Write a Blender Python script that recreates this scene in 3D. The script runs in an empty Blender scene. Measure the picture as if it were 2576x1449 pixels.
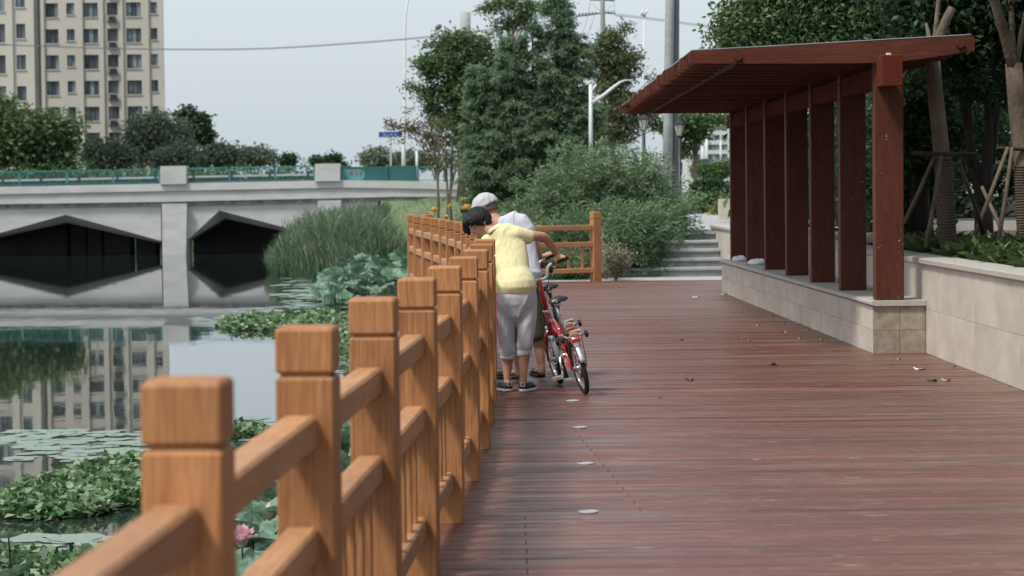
import bpy, math, random
import numpy as np
from mathutils import Vector, Matrix, Euler
random.seed(7); rng = np.random.default_rng(11)
scene = bpy.context.scene
COL = scene.collection
# ------------------------------------------------------------------ camera, sky, sun, exposure
F = 6080.0; PITCH = math.radians(2.25); ROLL = -0.0113
CAM = Vector((0, 0, 1.55))
RM = Euler((math.pi/2 - PITCH, 0, 0)).to_matrix() @ Matrix.Rotation(ROLL, 3, 'Z')
cd = bpy.data.cameras.new('camera'); cam = bpy.data.objects.new('camera', cd); COL.objects.link(cam)
cd.sensor_width = 36; cd.lens = F/2576*36; cd.clip_end = 6000; cd.clip_start = .1
cam.matrix_world = Matrix.Translation(CAM) @ RM.to_4x4()
cd.dof.use_dof = True; cd.dof.focus_distance = 18.8; cd.dof.aperture_fstop = 5.2
scene.camera = cam
SUN_EL = math.radians(57); SUN_AZ = math.radians(232)   # azimuth clockwise from +Y: behind the camera, to the left
world = bpy.data.worlds.new('World'); scene.world = world; world.use_nodes = True
wn = world.node_tree.nodes; wl = world.node_tree.links; wn.clear()
sky = wn.new('ShaderNodeTexSky'); sky.sky_type = 'NISHITA'; sky.sun_disc = False
sky.sun_elevation = SUN_EL; sky.sun_rotation = SUN_AZ; sky.air_density = 1.3; sky.dust_density = 4.0; sky.ozone_density = 1.5; sky.altitude = 20
hs = wn.new('ShaderNodeHueSaturation'); hs.inputs['Saturation'].default_value = .55
mx = wn.new('ShaderNodeMix'); mx.data_type = 'RGBA'; mx.inputs[0].default_value = .62
mx.inputs[7].default_value = (5.6, 6.35, 6.95, 1)
bg = wn.new('ShaderNodeBackground'); bg.inputs[1].default_value = .134
wo = wn.new('ShaderNodeOutputWorld')
wl.new(sky.outputs[0], hs.inputs['Color']); wl.new(hs.outputs[0], mx.inputs[6]); wl.new(mx.outputs[2], bg.inputs[0]); wl.new(bg.outputs[0], wo.inputs[0])
sd = bpy.data.lights.new('sun', 'SUN'); sd.energy = 3.1; sd.angle = math.radians(10); sd.color = (1, .95, .88)
so = bpy.data.objects.new('sun', sd); COL.objects.link(so)
sdir = Vector((math.sin(SUN_AZ)*math.cos(SUN_EL), math.cos(SUN_AZ)*math.cos(SUN_EL), math.sin(SUN_EL)))
so.rotation_euler = sdir.to_track_quat('Z', 'Y').to_euler(); so.location = (-10, -10, 30)
scene.view_settings.view_transform = 'Standard'; scene.view_settings.look = 'None'
scene.view_settings.exposure = 0.2; scene.view_settings.gamma = 1.0
# ------------------------------------------------------------------ measuring helpers (photo measurements turned into real positions)
def ray(px, py): return RM @ Vector(((px-1288)/F, (724.5-py)/F, -1))
def P(px, py, Y):
    d = ray(px, py); return CAM + d*(Y/d.y)
def G(px, py, z=0.0):
    d = ray(px, py); return CAM + d*((z-CAM.z)/d.z)
def hz(px): return 485.6 - (px-1288)*.0113
# ------------------------------------------------------------------ object helpers
def tag(o, label=None, cat=None, group=None, kind=None):
    if label: o['label'] = label
    if cat: o['category'] = cat
    if group: o['group'] = group
    if kind: o['kind'] = kind
    return o
def empty(name, loc=(0,0,0), rz=0, **k):
    o = bpy.data.objects.new(name, None); COL.objects.link(o); o.location = loc; o.rotation_euler = (0,0,rz); o.empty_display_size = .1
    return tag(o, **k)
def link_obj(name, me, parent=None, loc=None, rot=None, **k):
    o = bpy.data.objects.new(name, me); COL.objects.link(o)
    if parent is not None: o.parent = parent
    if loc is not None: o.location = loc
    if rot is not None: o.rotation_euler = rot
    return tag(o, **k)
class MB:
    def __init__(s): s.v = []; s.f = []; s.m = []; s.cur = 0
    def add(s, vs, fs):
        b = len(s.v); s.v += [tuple(x) for x in vs]; s.f += [tuple(i+b for i in f) for f in fs]; s.m += [s.cur]*len(fs); return s
    def box(s, x0, x1, y0, y1, z0, z1):
        return s.add([(x0,y0,z0),(x1,y0,z0),(x1,y1,z0),(x0,y1,z0),(x0,y0,z1),(x1,y0,z1),(x1,y1,z1),(x0,y1,z1)],
                     [(0,3,2,1),(4,5,6,7),(0,1,5,4),(1,2,6,5),(2,3,7,6),(3,0,4,7)])
    def cbox(s, x0, x1, y0, y1, z0, z1, c=.006):
        # box with chamfered edges: three nested shells
        V = []; 
        for zi, ins in ((z0, c), (z0+c, 0), (z1-c, 0), (z1, c)):
            a, b_, e, g = x0+ins, x1-ins, y0+ins, y1-ins; k = c if ins == 0 else 0
            if k: V.append([(a+k,e,zi),(b_-k,e,zi),(b_,e+k,zi),(b_,g-k,zi),(b_-k,g,zi),(a+k,g,zi),(a,g-k,zi),(a,e+k,zi)])
            else: V.append([(a+c*.3,e,zi),(b_-c*.3,e,zi),(b_,e+c*.3,zi),(b_,g-c*.3,zi),(b_-c*.3,g,zi),(a+c*.3,g,zi),(a,g-c*.3,zi),(a,e+c*.3,zi)])
        return s.rings(V)
    def rings(s, R, cap=True, close=True):
        n = len(R[0]); vs = [p for r in R for p in r]; fs = []
        for i in range(len(R)-1):
            for j in range(n if close else n-1):
                a = i*n+j; b = i*n+(j+1) % n; fs.append((a, b, b+n, a+n))
        if cap: fs.append(tuple(range(n-1, -1, -1))); fs.append(tuple((len(R)-1)*n+j for j in range(n)))
        return s.add(vs, fs)
    def tube(s, pts, rad, n=8, sx=1.0, sy=1.0, cap=True, up=None, dome=False):
        pts = [Vector(p) for p in pts]
        if not hasattr(rad, '__len__'): rad = [rad]*len(pts)
        rad = list(rad)
        if dome:
            t0 = (pts[0]-pts[1]).normalized(); t1 = (pts[-1]-pts[-2]).normalized(); p0, p1, r0, r1 = pts[0], pts[-1], rad[0], rad[-1]; mn_r = lambda q: min(q) if hasattr(q,'__len__') else q; sc_r = lambda q, c: (q[0]*c, q[1]*c) if hasattr(q,'__len__') else q*c
            pre = [(p0+t0*mn_r(r0)*math.sin(a), sc_r(r0, math.cos(a))) for a in (1.45, 1.0, .5)]; post = [(p1+t1*mn_r(r1)*math.sin(a), sc_r(r1, math.cos(a))) for a in (.5, 1.0, 1.45)]
            pts = [a for a, _ in pre]+pts+[a for a, _ in post]; rad = [b for _, b in pre]+rad+[b for _, b in post]
        R = []; prev = None
        for i, p in enumerate(pts):
            t = (pts[min(i+1, len(pts)-1)]-pts[max(i-1, 0)])
            if t.length < 1e-9: t = Vector((0,0,1))
            t.normalize()
            if prev is None:
                ref = Vector(up) if up is not None else (Vector((0,0,1)) if abs(t.z) < .9 else Vector((0,1,0)))
            else: ref = prev
            u = (ref - t*ref.dot(t))
            if u.length < 1e-6: u = t.orthogonal()
            u.normalize(); prev = u; w = t.cross(u); r = rad[i]
            rx, ry = (r[0], r[1]) if hasattr(r, '__len__') else (r*sx, r*sy)
            R.append([tuple(p + w*(math.cos(2*math.pi*j/n)*rx) + u*(math.sin(2*math.pi*j/n)*ry)) for j in range(n)])
        return s.rings(R, cap=cap)
    def ell(s, c, r, n=16, m=10, rot=None):
        R = []
        c = Vector(c)
        if not hasattr(r, '__len__'): r = (r, r, r)
        for i in range(m+1):
            ph = -math.pi/2 + math.pi*(i+.02)/(m+.04); row = []
            for j in range(n):
                a = 2*math.pi*j/n; q = Vector((r[0]*math.cos(ph)*math.cos(a), r[1]*math.cos(ph)*math.sin(a), r[2]*math.sin(ph)))
                if rot is not None: q = rot @ q
                row.append(tuple(c+q))
            R.append(row)
        return s.rings(R)
    def torus(s, c, R_, r, axis='y', n=40, k=8, a0=0, a1=2*math.pi, rx=None):
        full = abs(a1-a0-2*math.pi) < 1e-6; rows = []; rx = rx or r
        for i in range(n if full else n+1):
            a = a0+(a1-a0)*i/n; row = []
            for j in range(k):
                b = 2*math.pi*j/k; rr = R_+r*math.cos(b); o = rx*math.sin(b)
                p = {'y': (rr*math.cos(a), o, rr*math.sin(a)), 'z': (rr*math.cos(a), rr*math.sin(a), o), 'x': (o, rr*math.cos(a), rr*math.sin(a))}[axis]
                row.append((c[0]+p[0], c[1]+p[1], c[2]+p[2]))
            rows.append(row)
        if full: rows.append(rows[0])
        return s.rings(rows, cap=not full)
    def mesh(s, name, mats=None, smooth=False):
        me = bpy.data.meshes.new(name); me.from_pydata(s.v, [], s.f)
        if mats is not None:
            for m in (mats if isinstance(mats, (list, tuple)) else [mats]): me.materials.append(m)
            if isinstance(mats, (list, tuple)): me.polygons.foreach_set('material_index', s.m)
        if smooth: me.polygons.foreach_set('use_smooth', [True]*len(me.polygons))
        me.update(); return me
    def build(s, name, mats, parent=None, smooth=False, loc=None, rot=None, **k):
        return link_obj(name, s.mesh(name, mats, smooth), parent, loc, rot, **k)
def remesh(mb, name, mat, voxel=.008, smooth=6, parent=None, fac=.5):
    me = mb.mesh(name+'_raw'); ob = bpy.data.objects.new('raw', me); COL.objects.link(ob)
    r = ob.modifiers.new('r', 'REMESH'); r.mode = 'VOXEL'; r.voxel_size = voxel
    sm = ob.modifiers.new('s', 'SMOOTH'); sm.iterations = smooth; sm.factor = fac
    dg = bpy.context.evaluated_depsgraph_get(); dg.update()
    m2 = bpy.data.meshes.new_from_object(ob.evaluated_get(dg)); m2.name = name
    bpy.data.objects.remove(ob); m2.materials.clear(); m2.materials.append(mat)
    m2.polygons.foreach_set('use_smooth', [True]*len(m2.polygons))
    return link_obj(name, m2, parent)
# ------------------------------------------------------------------ materials
def newmat(name):
    m = bpy.data.materials.new(name); m.use_nodes = True; nt = m.node_tree; return m, nt, nt.nodes['Principled BSDF'], nt.nodes, nt.links
def lin(r, g, b): return tuple(((c/255)/12.92 if c/255 <= .04045 else ((c/255+.055)/1.055)**2.4) for c in (r, g, b))
def ramp(n, stops):
    r = n.new('ShaderNodeValToRGB'); e = r.color_ramp.elements
    while len(e) < len(stops): e.new(.5)
    for i, (p, c) in enumerate(stops): e[i].position = p; e[i].color = (*c[:3], 1)
    return r
def coords(n, l, scale=(1,1,1), jitter=True, kind='Object'):
    tc = n.new('ShaderNodeTexCoord'); mp = n.new('ShaderNodeMapping'); mp.inputs['Scale'].default_value = scale
    l.new(tc.outputs[kind], mp.inputs['Vector'])
    if jitter:
        oi = n.new('ShaderNodeObjectInfo'); mu = n.new('ShaderNodeVectorMath'); mu.operation = 'SCALE'; mu.inputs[0].default_value = (37, 53, 71)
        l.new(oi.outputs['Random'], mu.inputs['Scale']); l.new(mu.outputs[0], mp.inputs['Location'])
    return mp.outputs[0]
def noise(n, l, vec, scale, detail=4, rough=.55, dist=0):
    t = n.new('ShaderNodeTexNoise'); t.inputs['Scale'].default_value = scale; t.inputs['Detail'].default_value = detail
    t.inputs['Roughness'].default_value = rough; t.inputs['Distortion'].default_value = dist; l.new(vec, t.inputs['Vector']); return t.outputs['Fac']
def mixc(n, l, fac, a, b, mode='MIX'):
    m = n.new('ShaderNodeMix'); m.data_type = 'RGBA'; m.blend_type = mode
    for s, v in ((0, fac), (6, a), (7, b)):
        if isinstance(v, (int, float)): m.inputs[s].default_value = v
        elif isinstance(v, tuple): m.inputs[s].default_value = (*v[:3], 1)
        else: l.new(v, m.inputs[s])
    return m.outputs[2]
def maprange(n, l, v, a, b, c, d):
    m = n.new('ShaderNodeMapRange'); l.new(v, m.inputs[0])
    for i, x in enumerate((a, b, c, d)): m.inputs[i+1].default_value = x
    return m.outputs[0]
def bump(n, l, h, strength, bsdf, dist=.01):
    b = n.new('ShaderNodeBump'); b.inputs['Strength'].default_value = strength; b.inputs['Distance'].default_value = dist
    l.new(h, b.inputs['Height']); l.new(b.outputs[0], bsdf.inputs['Normal']); return b
def generic(name, c1, c2, scale=8, rough=.6, bmp=.15, metal=0, stretch=(1,1,1), var=.12, fine=60, spec=.5, dist=.004, coat=0):
    m, nt, b, n, l = newmat(name); v = coords(n, l, stretch)
    f = noise(n, l, v, scale); f2 = noise(n, l, v, fine, 3)
    r = ramp(n, [(.3, c1), (.7, c2)]); l.new(f, r.inputs[0])
    oi = n.new('ShaderNodeObjectInfo'); k = maprange(n, l, oi.outputs['Random'], 0, 1, 1-var, 1+var)
    mu = n.new('ShaderNodeVectorMath'); mu.operation = 'SCALE'; l.new(r.outputs[0], mu.inputs[0]); l.new(k, mu.inputs['Scale'])
    l.new(mu.outputs[0], b.inputs['Base Color']); b.inputs['Metallic'].default_value = metal
    l.new(maprange(n, l, f2, .3, .7, max(.02, rough-.1), min(1, rough+.1)), b.inputs['Roughness'])
    b.inputs['Specular IOR Level'].default_value = spec; b.inputs['Coat Weight'].default_value = coat; b.inputs['Coat Roughness'].default_value = .1
    if bmp: bump(n, l, f2, bmp, b, dist)
    return m
def woodmat(name, light, dark, stretch, rough=.55, scale=1.0, worn=None, bmp=.4, var=.1, flecks=None, spec=.4):
    m, nt, b, n, l = newmat(name); v = coords(n, l, stretch)
    g = noise(n, l, v, 6*scale, 5, .6, 1.2); g2 = noise(n, l, v, 22*scale, 4, .6, .4)
    w = n.new('ShaderNodeMath'); w.operation = 'MULTIPLY_ADD'; l.new(g, w.inputs[0]); w.inputs[1].default_value = .6
    q = n.new('ShaderNodeMath'); q.operation = 'MULTIPLY'; l.new(g2, q.inputs[0]); q.inputs[1].default_value = .4; l.new(q.outputs[0], w.inputs[2])
    r = ramp(n, [(.33, dark), (.5, tuple((a+c)/2 for a, c in zip(light, dark))), (.6, light)]); l.new(w.outputs[0], r.inputs[0]); col = r.outputs[0]
    vp = coords(n, l, (1,1,1))
    if worn:
        wf = noise(n, l, v, 2.2*scale, 6, .7, .3); wm = ramp(n, [(worn[1], (0,0,0)), (worn[1]+.07, (1,1,1))]); l.new(wf, wm.inputs[0]); col = mixc(n, l, wm.outputs[0], col, worn[0])
    if flecks:
        ff = noise(n, l, vp, 38, 2, .5); fm = ramp(n, [(flecks[1], (0,0,0)), (flecks[1]+.02, (1,1,1))]); l.new(ff, fm.inputs[0]); col = mixc(n, l, fm.outputs[0], col, flecks[0])
    big = noise(n, l, vp, 1.7, 3); oi = n.new('ShaderNodeObjectInfo')
    k = maprange(n, l, oi.outputs['Random'], 0, 1, 1-var, 1+var); k2 = maprange(n, l, big, .3, .7, .85, 1.15)
    mm = n.new('ShaderNodeMath'); mm.operation = 'MULTIPLY'; l.new(k, mm.inputs[0]); l.new(k2, mm.inputs[1])
    mu = n.new('ShaderNodeVectorMath'); mu.operation = 'SCALE'; l.new(col, mu.inputs[0]); l.new(mm.outputs[0], mu.inputs['Scale']); l.new(mu.outputs[0], b.inputs['Base Color'])
    l.new(maprange(n, l, g2, .3, .7, rough-.08, rough+.12), b.inputs['Roughness']); b.inputs['Specular IOR Level'].default_value = spec
    bump(n, l, w.outputs[0], bmp, b, .006); return m
M = {}
M['fence_v'] = woodmat('fence_wood_upright', (.46,.22,.088), (.26,.10,.036), (11,11,.5), bmp=.9, var=.10)
M['fence_h'] = woodmat('fence_wood_rail', (.46,.24,.115), (.32,.145,.062), (.8,9,9), bmp=.5, var=.08)
M['pergola_v'] = woodmat('stained_post_wood', (.115,.036,.023), (.062,.019,.013), (8,8,.7), rough=.5, flecks=((.42,.34,.27), .735), bmp=.35, spec=.18)
M['pergola_h'] = woodmat('stained_beam_wood', (.135,.042,.026), (.072,.022,.014), (.7,8,8), rough=.55, flecks=((.4,.32,.25), .75), bmp=.35, spec=.18, var=.25)
M['pergola_y'] = woodmat('stained_header_wood', (.125,.032,.019), (.07,.018,.011), (8,.7,8), rough=.8, flecks=((.4,.32,.25), .745), bmp=.35, spec=.04)
def deckmat():
    m, nt, b, n, l = newmat('worn_red_deck_boards'); geo = n.new('ShaderNodeNewGeometry'); sep = n.new('ShaderNodeSeparateXYZ'); l.new(geo.outputs['Position'], sep.inputs[0])
    def math_(op, a, c=None, d=None):
        q = n.new('ShaderNodeMath'); q.operation = op
        for i, v in enumerate((a, c, d)):
            if v is None: continue
            if isinstance(v, (int, float)): q.inputs[i].default_value = v
            else: l.new(v, q.inputs[i])
        return q.outputs[0]
    idx = math_('FLOOR', math_('DIVIDE', math_('ADD', sep.outputs[1], 2.0), .137)); wn = n.new('ShaderNodeTexWhiteNoise'); wn.noise_dimensions = '1D'; l.new(idx, wn.inputs['W'])
    def plank(sx, sy, off, scale=1, det=4, rough=.6, dist=0, blend=0.0):
        c = n.new('ShaderNodeCombineXYZ'); l.new(math_('MULTIPLY_ADD', sep.outputs[0], sx, off), c.inputs[0]); l.new(math_('ADD', math_('MULTIPLY', idx, sy), math_('MULTIPLY', sep.outputs[1], blend)), c.inputs[1]); return noise(n, l, c.outputs[0], scale, det, rough, dist)
    def pm(sx, sy, off=0):
        mp = n.new('ShaderNodeMapping'); mp.inputs['Scale'].default_value = (sx, sy, 1); mp.inputs['Location'].default_value = (off, off*1.7, 0); l.new(geo.outputs['Position'], mp.inputs['Vector']); return mp.outputs[0]
    zone = noise(n, l, pm(.30, .42), 1.0, 3, .5)
    pch = plank(.9, .22, 4, 1, 6, .7, .5, 2.0)
    t = math_('ADD', math_('MULTIPLY', pch, .62), math_('MULTIPLY', zone, .38))
    r = ramp(n, [(.32, (.100,.034,.025)), (.5, (.138,.051,.038)), (.68, (.175,.085,.066))]); l.new(t, r.inputs[0]); col = r.outputs[0]
    g = noise(n, l, pm(2.2, 55), 1.3, 5, .6, .4); gg = maprange(n, l, g, .3, .7, .80, 1.2); m0 = n.new('ShaderNodeVectorMath'); m0.operation = 'SCALE'; l.new(col, m0.inputs[0]); l.new(gg, m0.inputs['Scale']); col = m0.outputs[0]
    big = plank(.45, .25, 11, .8, 3, .5, 0, 3.0); bm = ramp(n, [(.42, (0,0,0)), (.58, (1,1,1))]); l.new(big, bm.inputs[0])
    fx = maprange(n, l, sep.outputs[0], 1.2, 3.6, .06, .85); col = mixc(n, l, math_('MULTIPLY', bm.outputs[0], fx), col, (.16,.115,.085))
    wf = plank(2.2, 5.3, 2, 1.3, 6, .78, .1, 30); wm = ramp(n, [(.57, (0,0,0)), (.64, (1,1,1))]); l.new(wf, wm.inputs[0]); col = mixc(n, l, wm.outputs[0], col, (.34,.27,.22))
    st = plank(.8, 2.3, 7, 1.0, 4, .65, 0, 6); sm_ = ramp(n, [(.27, (1,1,1)), (.33, (0,0,0))]); l.new(st, sm_.inputs[0]); col = mixc(n, l, sm_.outputs[0], col, (.060,.024,.020))
    k = maprange(n, l, wn.outputs['Value'], 0, 1, .86, 1.12); mu = n.new('ShaderNodeVectorMath'); mu.operation = 'SCALE'; l.new(col, mu.inputs[0]); l.new(k, mu.inputs['Scale']); l.new(mu.outputs[0], b.inputs['Base Color'])
    wet = plank(.35, .3, 9, .9, 4, .6, .2, 4); l.new(math_('ADD', maprange(n, l, wet, .36, .64, .26, .52), math_('MULTIPLY', wn.outputs['Value'], .12)), b.inputs['Roughness']); b.inputs['Specular IOR Level'].default_value = .36
    bump(n, l, g, .3, b, .004); return m
M['deck'] = deckmat()
M['stone'] = generic('pale_stone_tile', (.42,.365,.305), (.53,.475,.41), 2.2, .75, .25, var=.07, stretch=(1,1,2))
M['stone_rough'] = generic('rough_yellow_granite', (.22,.18,.13), (.36,.315,.25), 14, .85, .8, var=.06, fine=120)
M['coping'] = generic('grey_granite_coping', (.34,.315,.275), (.43,.405,.365), 30, .6, .15, var=.05)
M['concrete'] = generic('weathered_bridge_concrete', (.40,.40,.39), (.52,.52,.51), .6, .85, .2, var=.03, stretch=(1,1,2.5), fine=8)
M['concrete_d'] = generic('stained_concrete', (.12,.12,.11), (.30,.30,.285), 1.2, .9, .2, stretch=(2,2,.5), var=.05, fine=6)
M['dark_conc'] = generic('shaded_pier_concrete', (.10,.10,.10), (.14,.14,.135), 1, .9, .1)  # bridge-underside shade put into this darker concrete; also used for cores and piles
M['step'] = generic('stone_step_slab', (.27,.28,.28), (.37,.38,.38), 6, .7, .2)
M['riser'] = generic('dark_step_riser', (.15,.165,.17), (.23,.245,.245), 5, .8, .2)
M['soil'] = generic('planter_soil', (.035,.026,.018), (.07,.052,.035), 4, .95, .6, fine=20, dist=.03)
M['asphalt'] = generic('road_asphalt', (.045,.05,.058), (.06,.065,.072), 3, .8, .1)
M['grass'] = generic('short_lawn', (.075,.12,.05), (.13,.17,.085), .5, .95, .5, fine=9, dist=.06, var=0)
M['teal'] = generic('teal_painted_steel', (.03,.16,.17), (.05,.22,.23), 2, .5, 0)
M['black'] = generic('black_painted_metal', (.012,.013,.014), (.02,.02,.022), 5, .45, 0)
M['white_metal'] = generic('white_painted_pole', (.55,.57,.58), (.65,.67,.68), 3, .5, 0)
M['grey_metal'] = generic('grey_galvanised_pole', (.32,.34,.36), (.40,.42,.44), 3, .5, 0)
M['pole_conc'] = generic('grey_concrete_pole', (.24,.25,.25), (.33,.34,.34), 5, .8, .1)
M['pole_dark'] = generic('dark_grey_conduit', (.09,.10,.115), (.12,.13,.145), 5, .6, .1)
M['facade'] = generic('beige_facade_paint', (.46,.425,.385), (.52,.48,.44), .15, .85, .05, var=.02, fine=3)
M['facade_d'] = generic('recess_shade_colour', (.11,.10,.095), (.15,.135,.125), .2, .85, 0)  # shade of the recess between the blocks put into the colour
M['glass'] = generic('dark_window_glass', (.045,.055,.07), (.10,.12,.15), .35, .25, 0, var=.4)
M['glass_b'] = generic('curtained_window_glass', (.12,.155,.20), (.24,.28,.33), .8, .3, 0, var=.3)
M['frame'] = generic('dark_window_frame', (.04,.045,.05), (.06,.065,.07), 2, .5, 0)
M['white_bld'] = generic('white_facade_paint', (.5,.5,.49), (.6,.6,.59), .2, .8, 0)
M['blue_sign'] = generic('blue_sign_face', (.012,.05,.2), (.018,.065,.25), 2, .4, 0)
M['sign_white'] = generic('white_sign_paint', (.4,.45,.5), (.5,.55,.6), 2, .5, 0)
M['red_paint'] = generic('red_lettering_paint', (.45,.06,.04), (.5,.08,.05), 2, .5, 0)
M['board'] = generic('dark_teal_panel', (.015,.085,.085), (.022,.11,.11), 1, .5, 0)
M['board_l'] = generic('light_teal_panel', (.06,.19,.20), (.08,.24,.25), 1, .5, 0)
M['bark'] = generic('tree_bark', (.10,.075,.05), (.24,.18,.13), 6, .9, 1.0, stretch=(1,1,.5), fine=30, dist=.02)
M['bark_d'] = generic('dark_tree_bark', (.03,.025,.02), (.06,.05,.04), 9, .9, .5, stretch=(1,1,.3), fine=30)
M['rope'] = generic('coarse_trunk_rope', (.055,.04,.028), (.13,.10,.07), 30, .95, .6, stretch=(1,1,3), fine=80)
M['prop'] = generic('support_pole_wood', (.09,.064,.042), (.18,.135,.095), 10, .8, .4, stretch=(1,1,.3))
M['lantern'] = generic('frosted_lantern_glass', (.45,.43,.38), (.55,.52,.46), 4, .4, 0)
M['leaf_dry'] = generic('dry_fallen_leaf', (.24,.15,.09), (.34,.23,.14), 20, .8, .2, var=.4)
M['paper'] = generic('white_litter_paper', (.7,.72,.74), (.8,.8,.82), 10, .7, .3)
M['light_disc'] = generic('in_deck_light_lens', (.20,.23,.25), (.32,.37,.40), 30, .25, .1)
M['steel'] = generic('brushed_steel', (.5,.5,.5), (.62,.62,.62), 20, .3, 0, metal=1)
def pavemat():
    m, nt, b, n, l = newmat('grey_path_paving'); g = n.new('ShaderNodeNewGeometry'); br = n.new('ShaderNodeTexBrick'); br.inputs['Scale'].default_value = 1; br.inputs['Brick Width'].default_value = .6; br.inputs['Row Height'].default_value = .3; br.inputs['Mortar Size'].default_value = .012
    br.inputs['Color1'].default_value = (.30,.31,.31,1); br.inputs['Color2'].default_value = (.40,.41,.41,1); br.inputs['Mortar'].default_value = (.15,.15,.15,1); l.new(g.outputs['Position'], br.inputs['Vector']); l.new(br.outputs['Color'], b.inputs['Base Color']); b.inputs['Roughness'].default_value = .7; return m
M['paving'] = pavemat()
def watermat():
    m, nt, b, n, l = newmat('still_pond_water')
    b.inputs['Base Color'].default_value = (.018,.026,.022,1); b.inputs['Roughness'].default_value = .02; b.inputs['IOR'].default_value = 1.7
    g = n.new('ShaderNodeNewGeometry'); mp = n.new('ShaderNodeMapping'); mp.inputs['Scale'].default_value = (1, .5, 1); l.new(g.outputs['Position'], mp.inputs['Vector'])
    f = noise(n, l, mp.outputs[0], 1.1, 3, .5); bump(n, l, f, .04, b, .05); return m
M['water'] = watermat()
def leafmat(name, cols, trans=.35, rough=.55, spec=.3):
    m, nt, b, n, l = newmat(name); at = n.new('ShaderNodeAttribute'); at.attribute_name = 'rnd'
    r = ramp(n, [(i/(len(cols)-1), c) for i, c in enumerate(cols)]); l.new(at.outputs['Fac'], r.inputs[0])
    l.new(r.outputs[0], b.inputs['Base Color']); b.inputs['Roughness'].default_value = rough; b.inputs['Specular IOR Level'].default_value = spec
    t = n.new('ShaderNodeBsdfTranslucent'); l.new(r.outputs[0], t.inputs[0]); mx = n.new('ShaderNodeMixShader'); mx.inputs[0].default_value = trans
    out = n['Material Output']; l.new(b.outputs[0], mx.inputs[1]); l.new(t.outputs[0], mx.inputs[2]); l.new(mx.outputs[0], out.inputs[0]); return m
M['lf_mid'] = leafmat('mid_green_leaves', [(.042,.080,.034), (.095,.155,.062), (.18,.25,.11)])
M['lf_olive'] = leafmat('olive_green_leaves', [(.055,.080,.032), (.105,.14,.062), (.19,.21,.105)])
M['lf_dark'] = leafmat('dark_green_leaves', [(.014,.036,.018), (.032,.070,.030), (.075,.135,.05)], .3)
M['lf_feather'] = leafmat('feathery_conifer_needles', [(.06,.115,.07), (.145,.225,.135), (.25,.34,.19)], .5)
M['lf_bamboo'] = leafmat('bamboo_leaves', [(.034,.082,.042), (.080,.155,.075), (.26,.34,.19)], .42)
M['lf_far'] = leafmat('far_pale_leaves', [(.085,.125,.085), (.155,.20,.14), (.25,.29,.21)])  # paler, greyer greens put distance haze into the leaf colour
M['lf_yellow'] = leafmat('yellow_green_leaves', [(.10,.12,.03), (.19,.20,.06), (.28,.27,.10)])
M['lf_pale'] = leafmat('variegated_pale_leaves', [(.12,.13,.08), (.27,.26,.18), (.42,.40,.30)], .25)
M['lf_brown'] = leafmat('reddish_green_leaves', [(.07,.07,.03), (.14,.11,.05), (.24,.17,.085)])
M['lf_reed'] = leafmat('reed_blades', [(.06,.11,.06), (.12,.185,.11), (.27,.32,.2)], .4)
M['lf_lotus'] = leafmat('lotus_leaf_skin', [(.03,.085,.04), (.085,.17,.105), (.24,.34,.25)], .25, .5)
M['lf_pad'] = leafmat('floating_pad_leaves', [(.14,.20,.16), (.22,.29,.24), (.33,.38,.32)], .1, .45)
M['lf_water'] = leafmat('water_plant_leaves', [(.03,.085,.03), (.10,.19,.075), (.34,.42,.25)], .3, .4)
M['lf_hosta'] = leafmat('broad_ground_cover_leaves', [(.03,.06,.02), (.085,.135,.04), (.27,.32,.13)], .35)
M['yellow_petal'] = leafmat('yellow_petals', [(.65,.42,.12), (.75,.55,.2)], .3)
M['pink_petal'] = leafmat('pink_petals', [(.70,.38,.44), (.86,.68,.71)], .35)
M['pod'] = leafmat('pale_seed_pod', [(.42,.40,.26), (.5,.46,.3)], .1)
# ------------------------------------------------------------------ setting: water, terrain, deck
WZ = -2.05
XS = ([-20, 42, 60, 75, 90, 100, 112, 122, 135, 152, 175, 183], [-2.4, -2.4, -2.6, -3.2, -4.6, -6.2, -9.6, -9.8, -9.2, -8.8, -8.8, -8.8])
LY = ([42.2, 50, 60, 75, 100, 150, 190, 300, 3000], [-.06, .05, .25, .55, 1.25, 1.5, 1.2, 1.0, 1.0])
def sm(t): t = np.clip(t, 0, 1); return t*t*(3-2*t)
def terrain_h(x, y):
    L = np.interp(y, *LY); xs = np.interp(y, *XS)
    z = -2.8 + (L+2.8)*sm((x-xs+.8)/6.5)
    z = np.where(y < 42.04, -2.8, z)
    inner = sm((x-2.2)/1.2); z = np.where(y >= 43.6, z*(1-inner)+.5*inner*sm((y-43.6)/3)+(-.05)*inner*(1-sm((y-43.6)/3)), z)
    far = sm((y-183)/6); z = z*(1-far)+L*far
    left = sm((-62-x)/8); z = z*(1-left)+.8*left
    right = sm((x-4.3)/.5)*(y > 43.5); z = z*(1-right)+.78*right
    return z
xs_ = np.concatenate([np.arange(-200, -60, 10.), np.arange(-60, -20, 4.), np.arange(-20, 12, .75), np.arange(12, 60, 4.), np.arange(60, 401, 20.)])
ys_ = np.concatenate([np.arange(-20, 36, 7.), [42.0], [42.05], np.arange(43.2, 60, .8), np.arange(60, 130, 2.), np.arange(130, 200, 3.), np.arange(200, 700, 40.), [1000, 1800, 3500]])
X_, Y_ = np.meshgrid(xs_, ys_); Z_ = terrain_h(X_, Y_); nx, ny = len(xs_), len(ys_)
tv = np.stack([X_.ravel(), Y_.ravel(), Z_.ravel()], 1); tf = [(j*nx+i, j*nx+i+1, (j+1)*nx+i+1, (j+1)*nx+i) for j in range(ny-1) for i in range(nx-1)]
me = bpy.data.meshes.new('ground'); me.from_pydata(tv.tolist(), [], tf); me.materials.append(M['grass']); me.polygons.foreach_set('use_smooth', [True]*len(me.polygons))
link_obj('ground', me, kind='structure')
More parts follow.
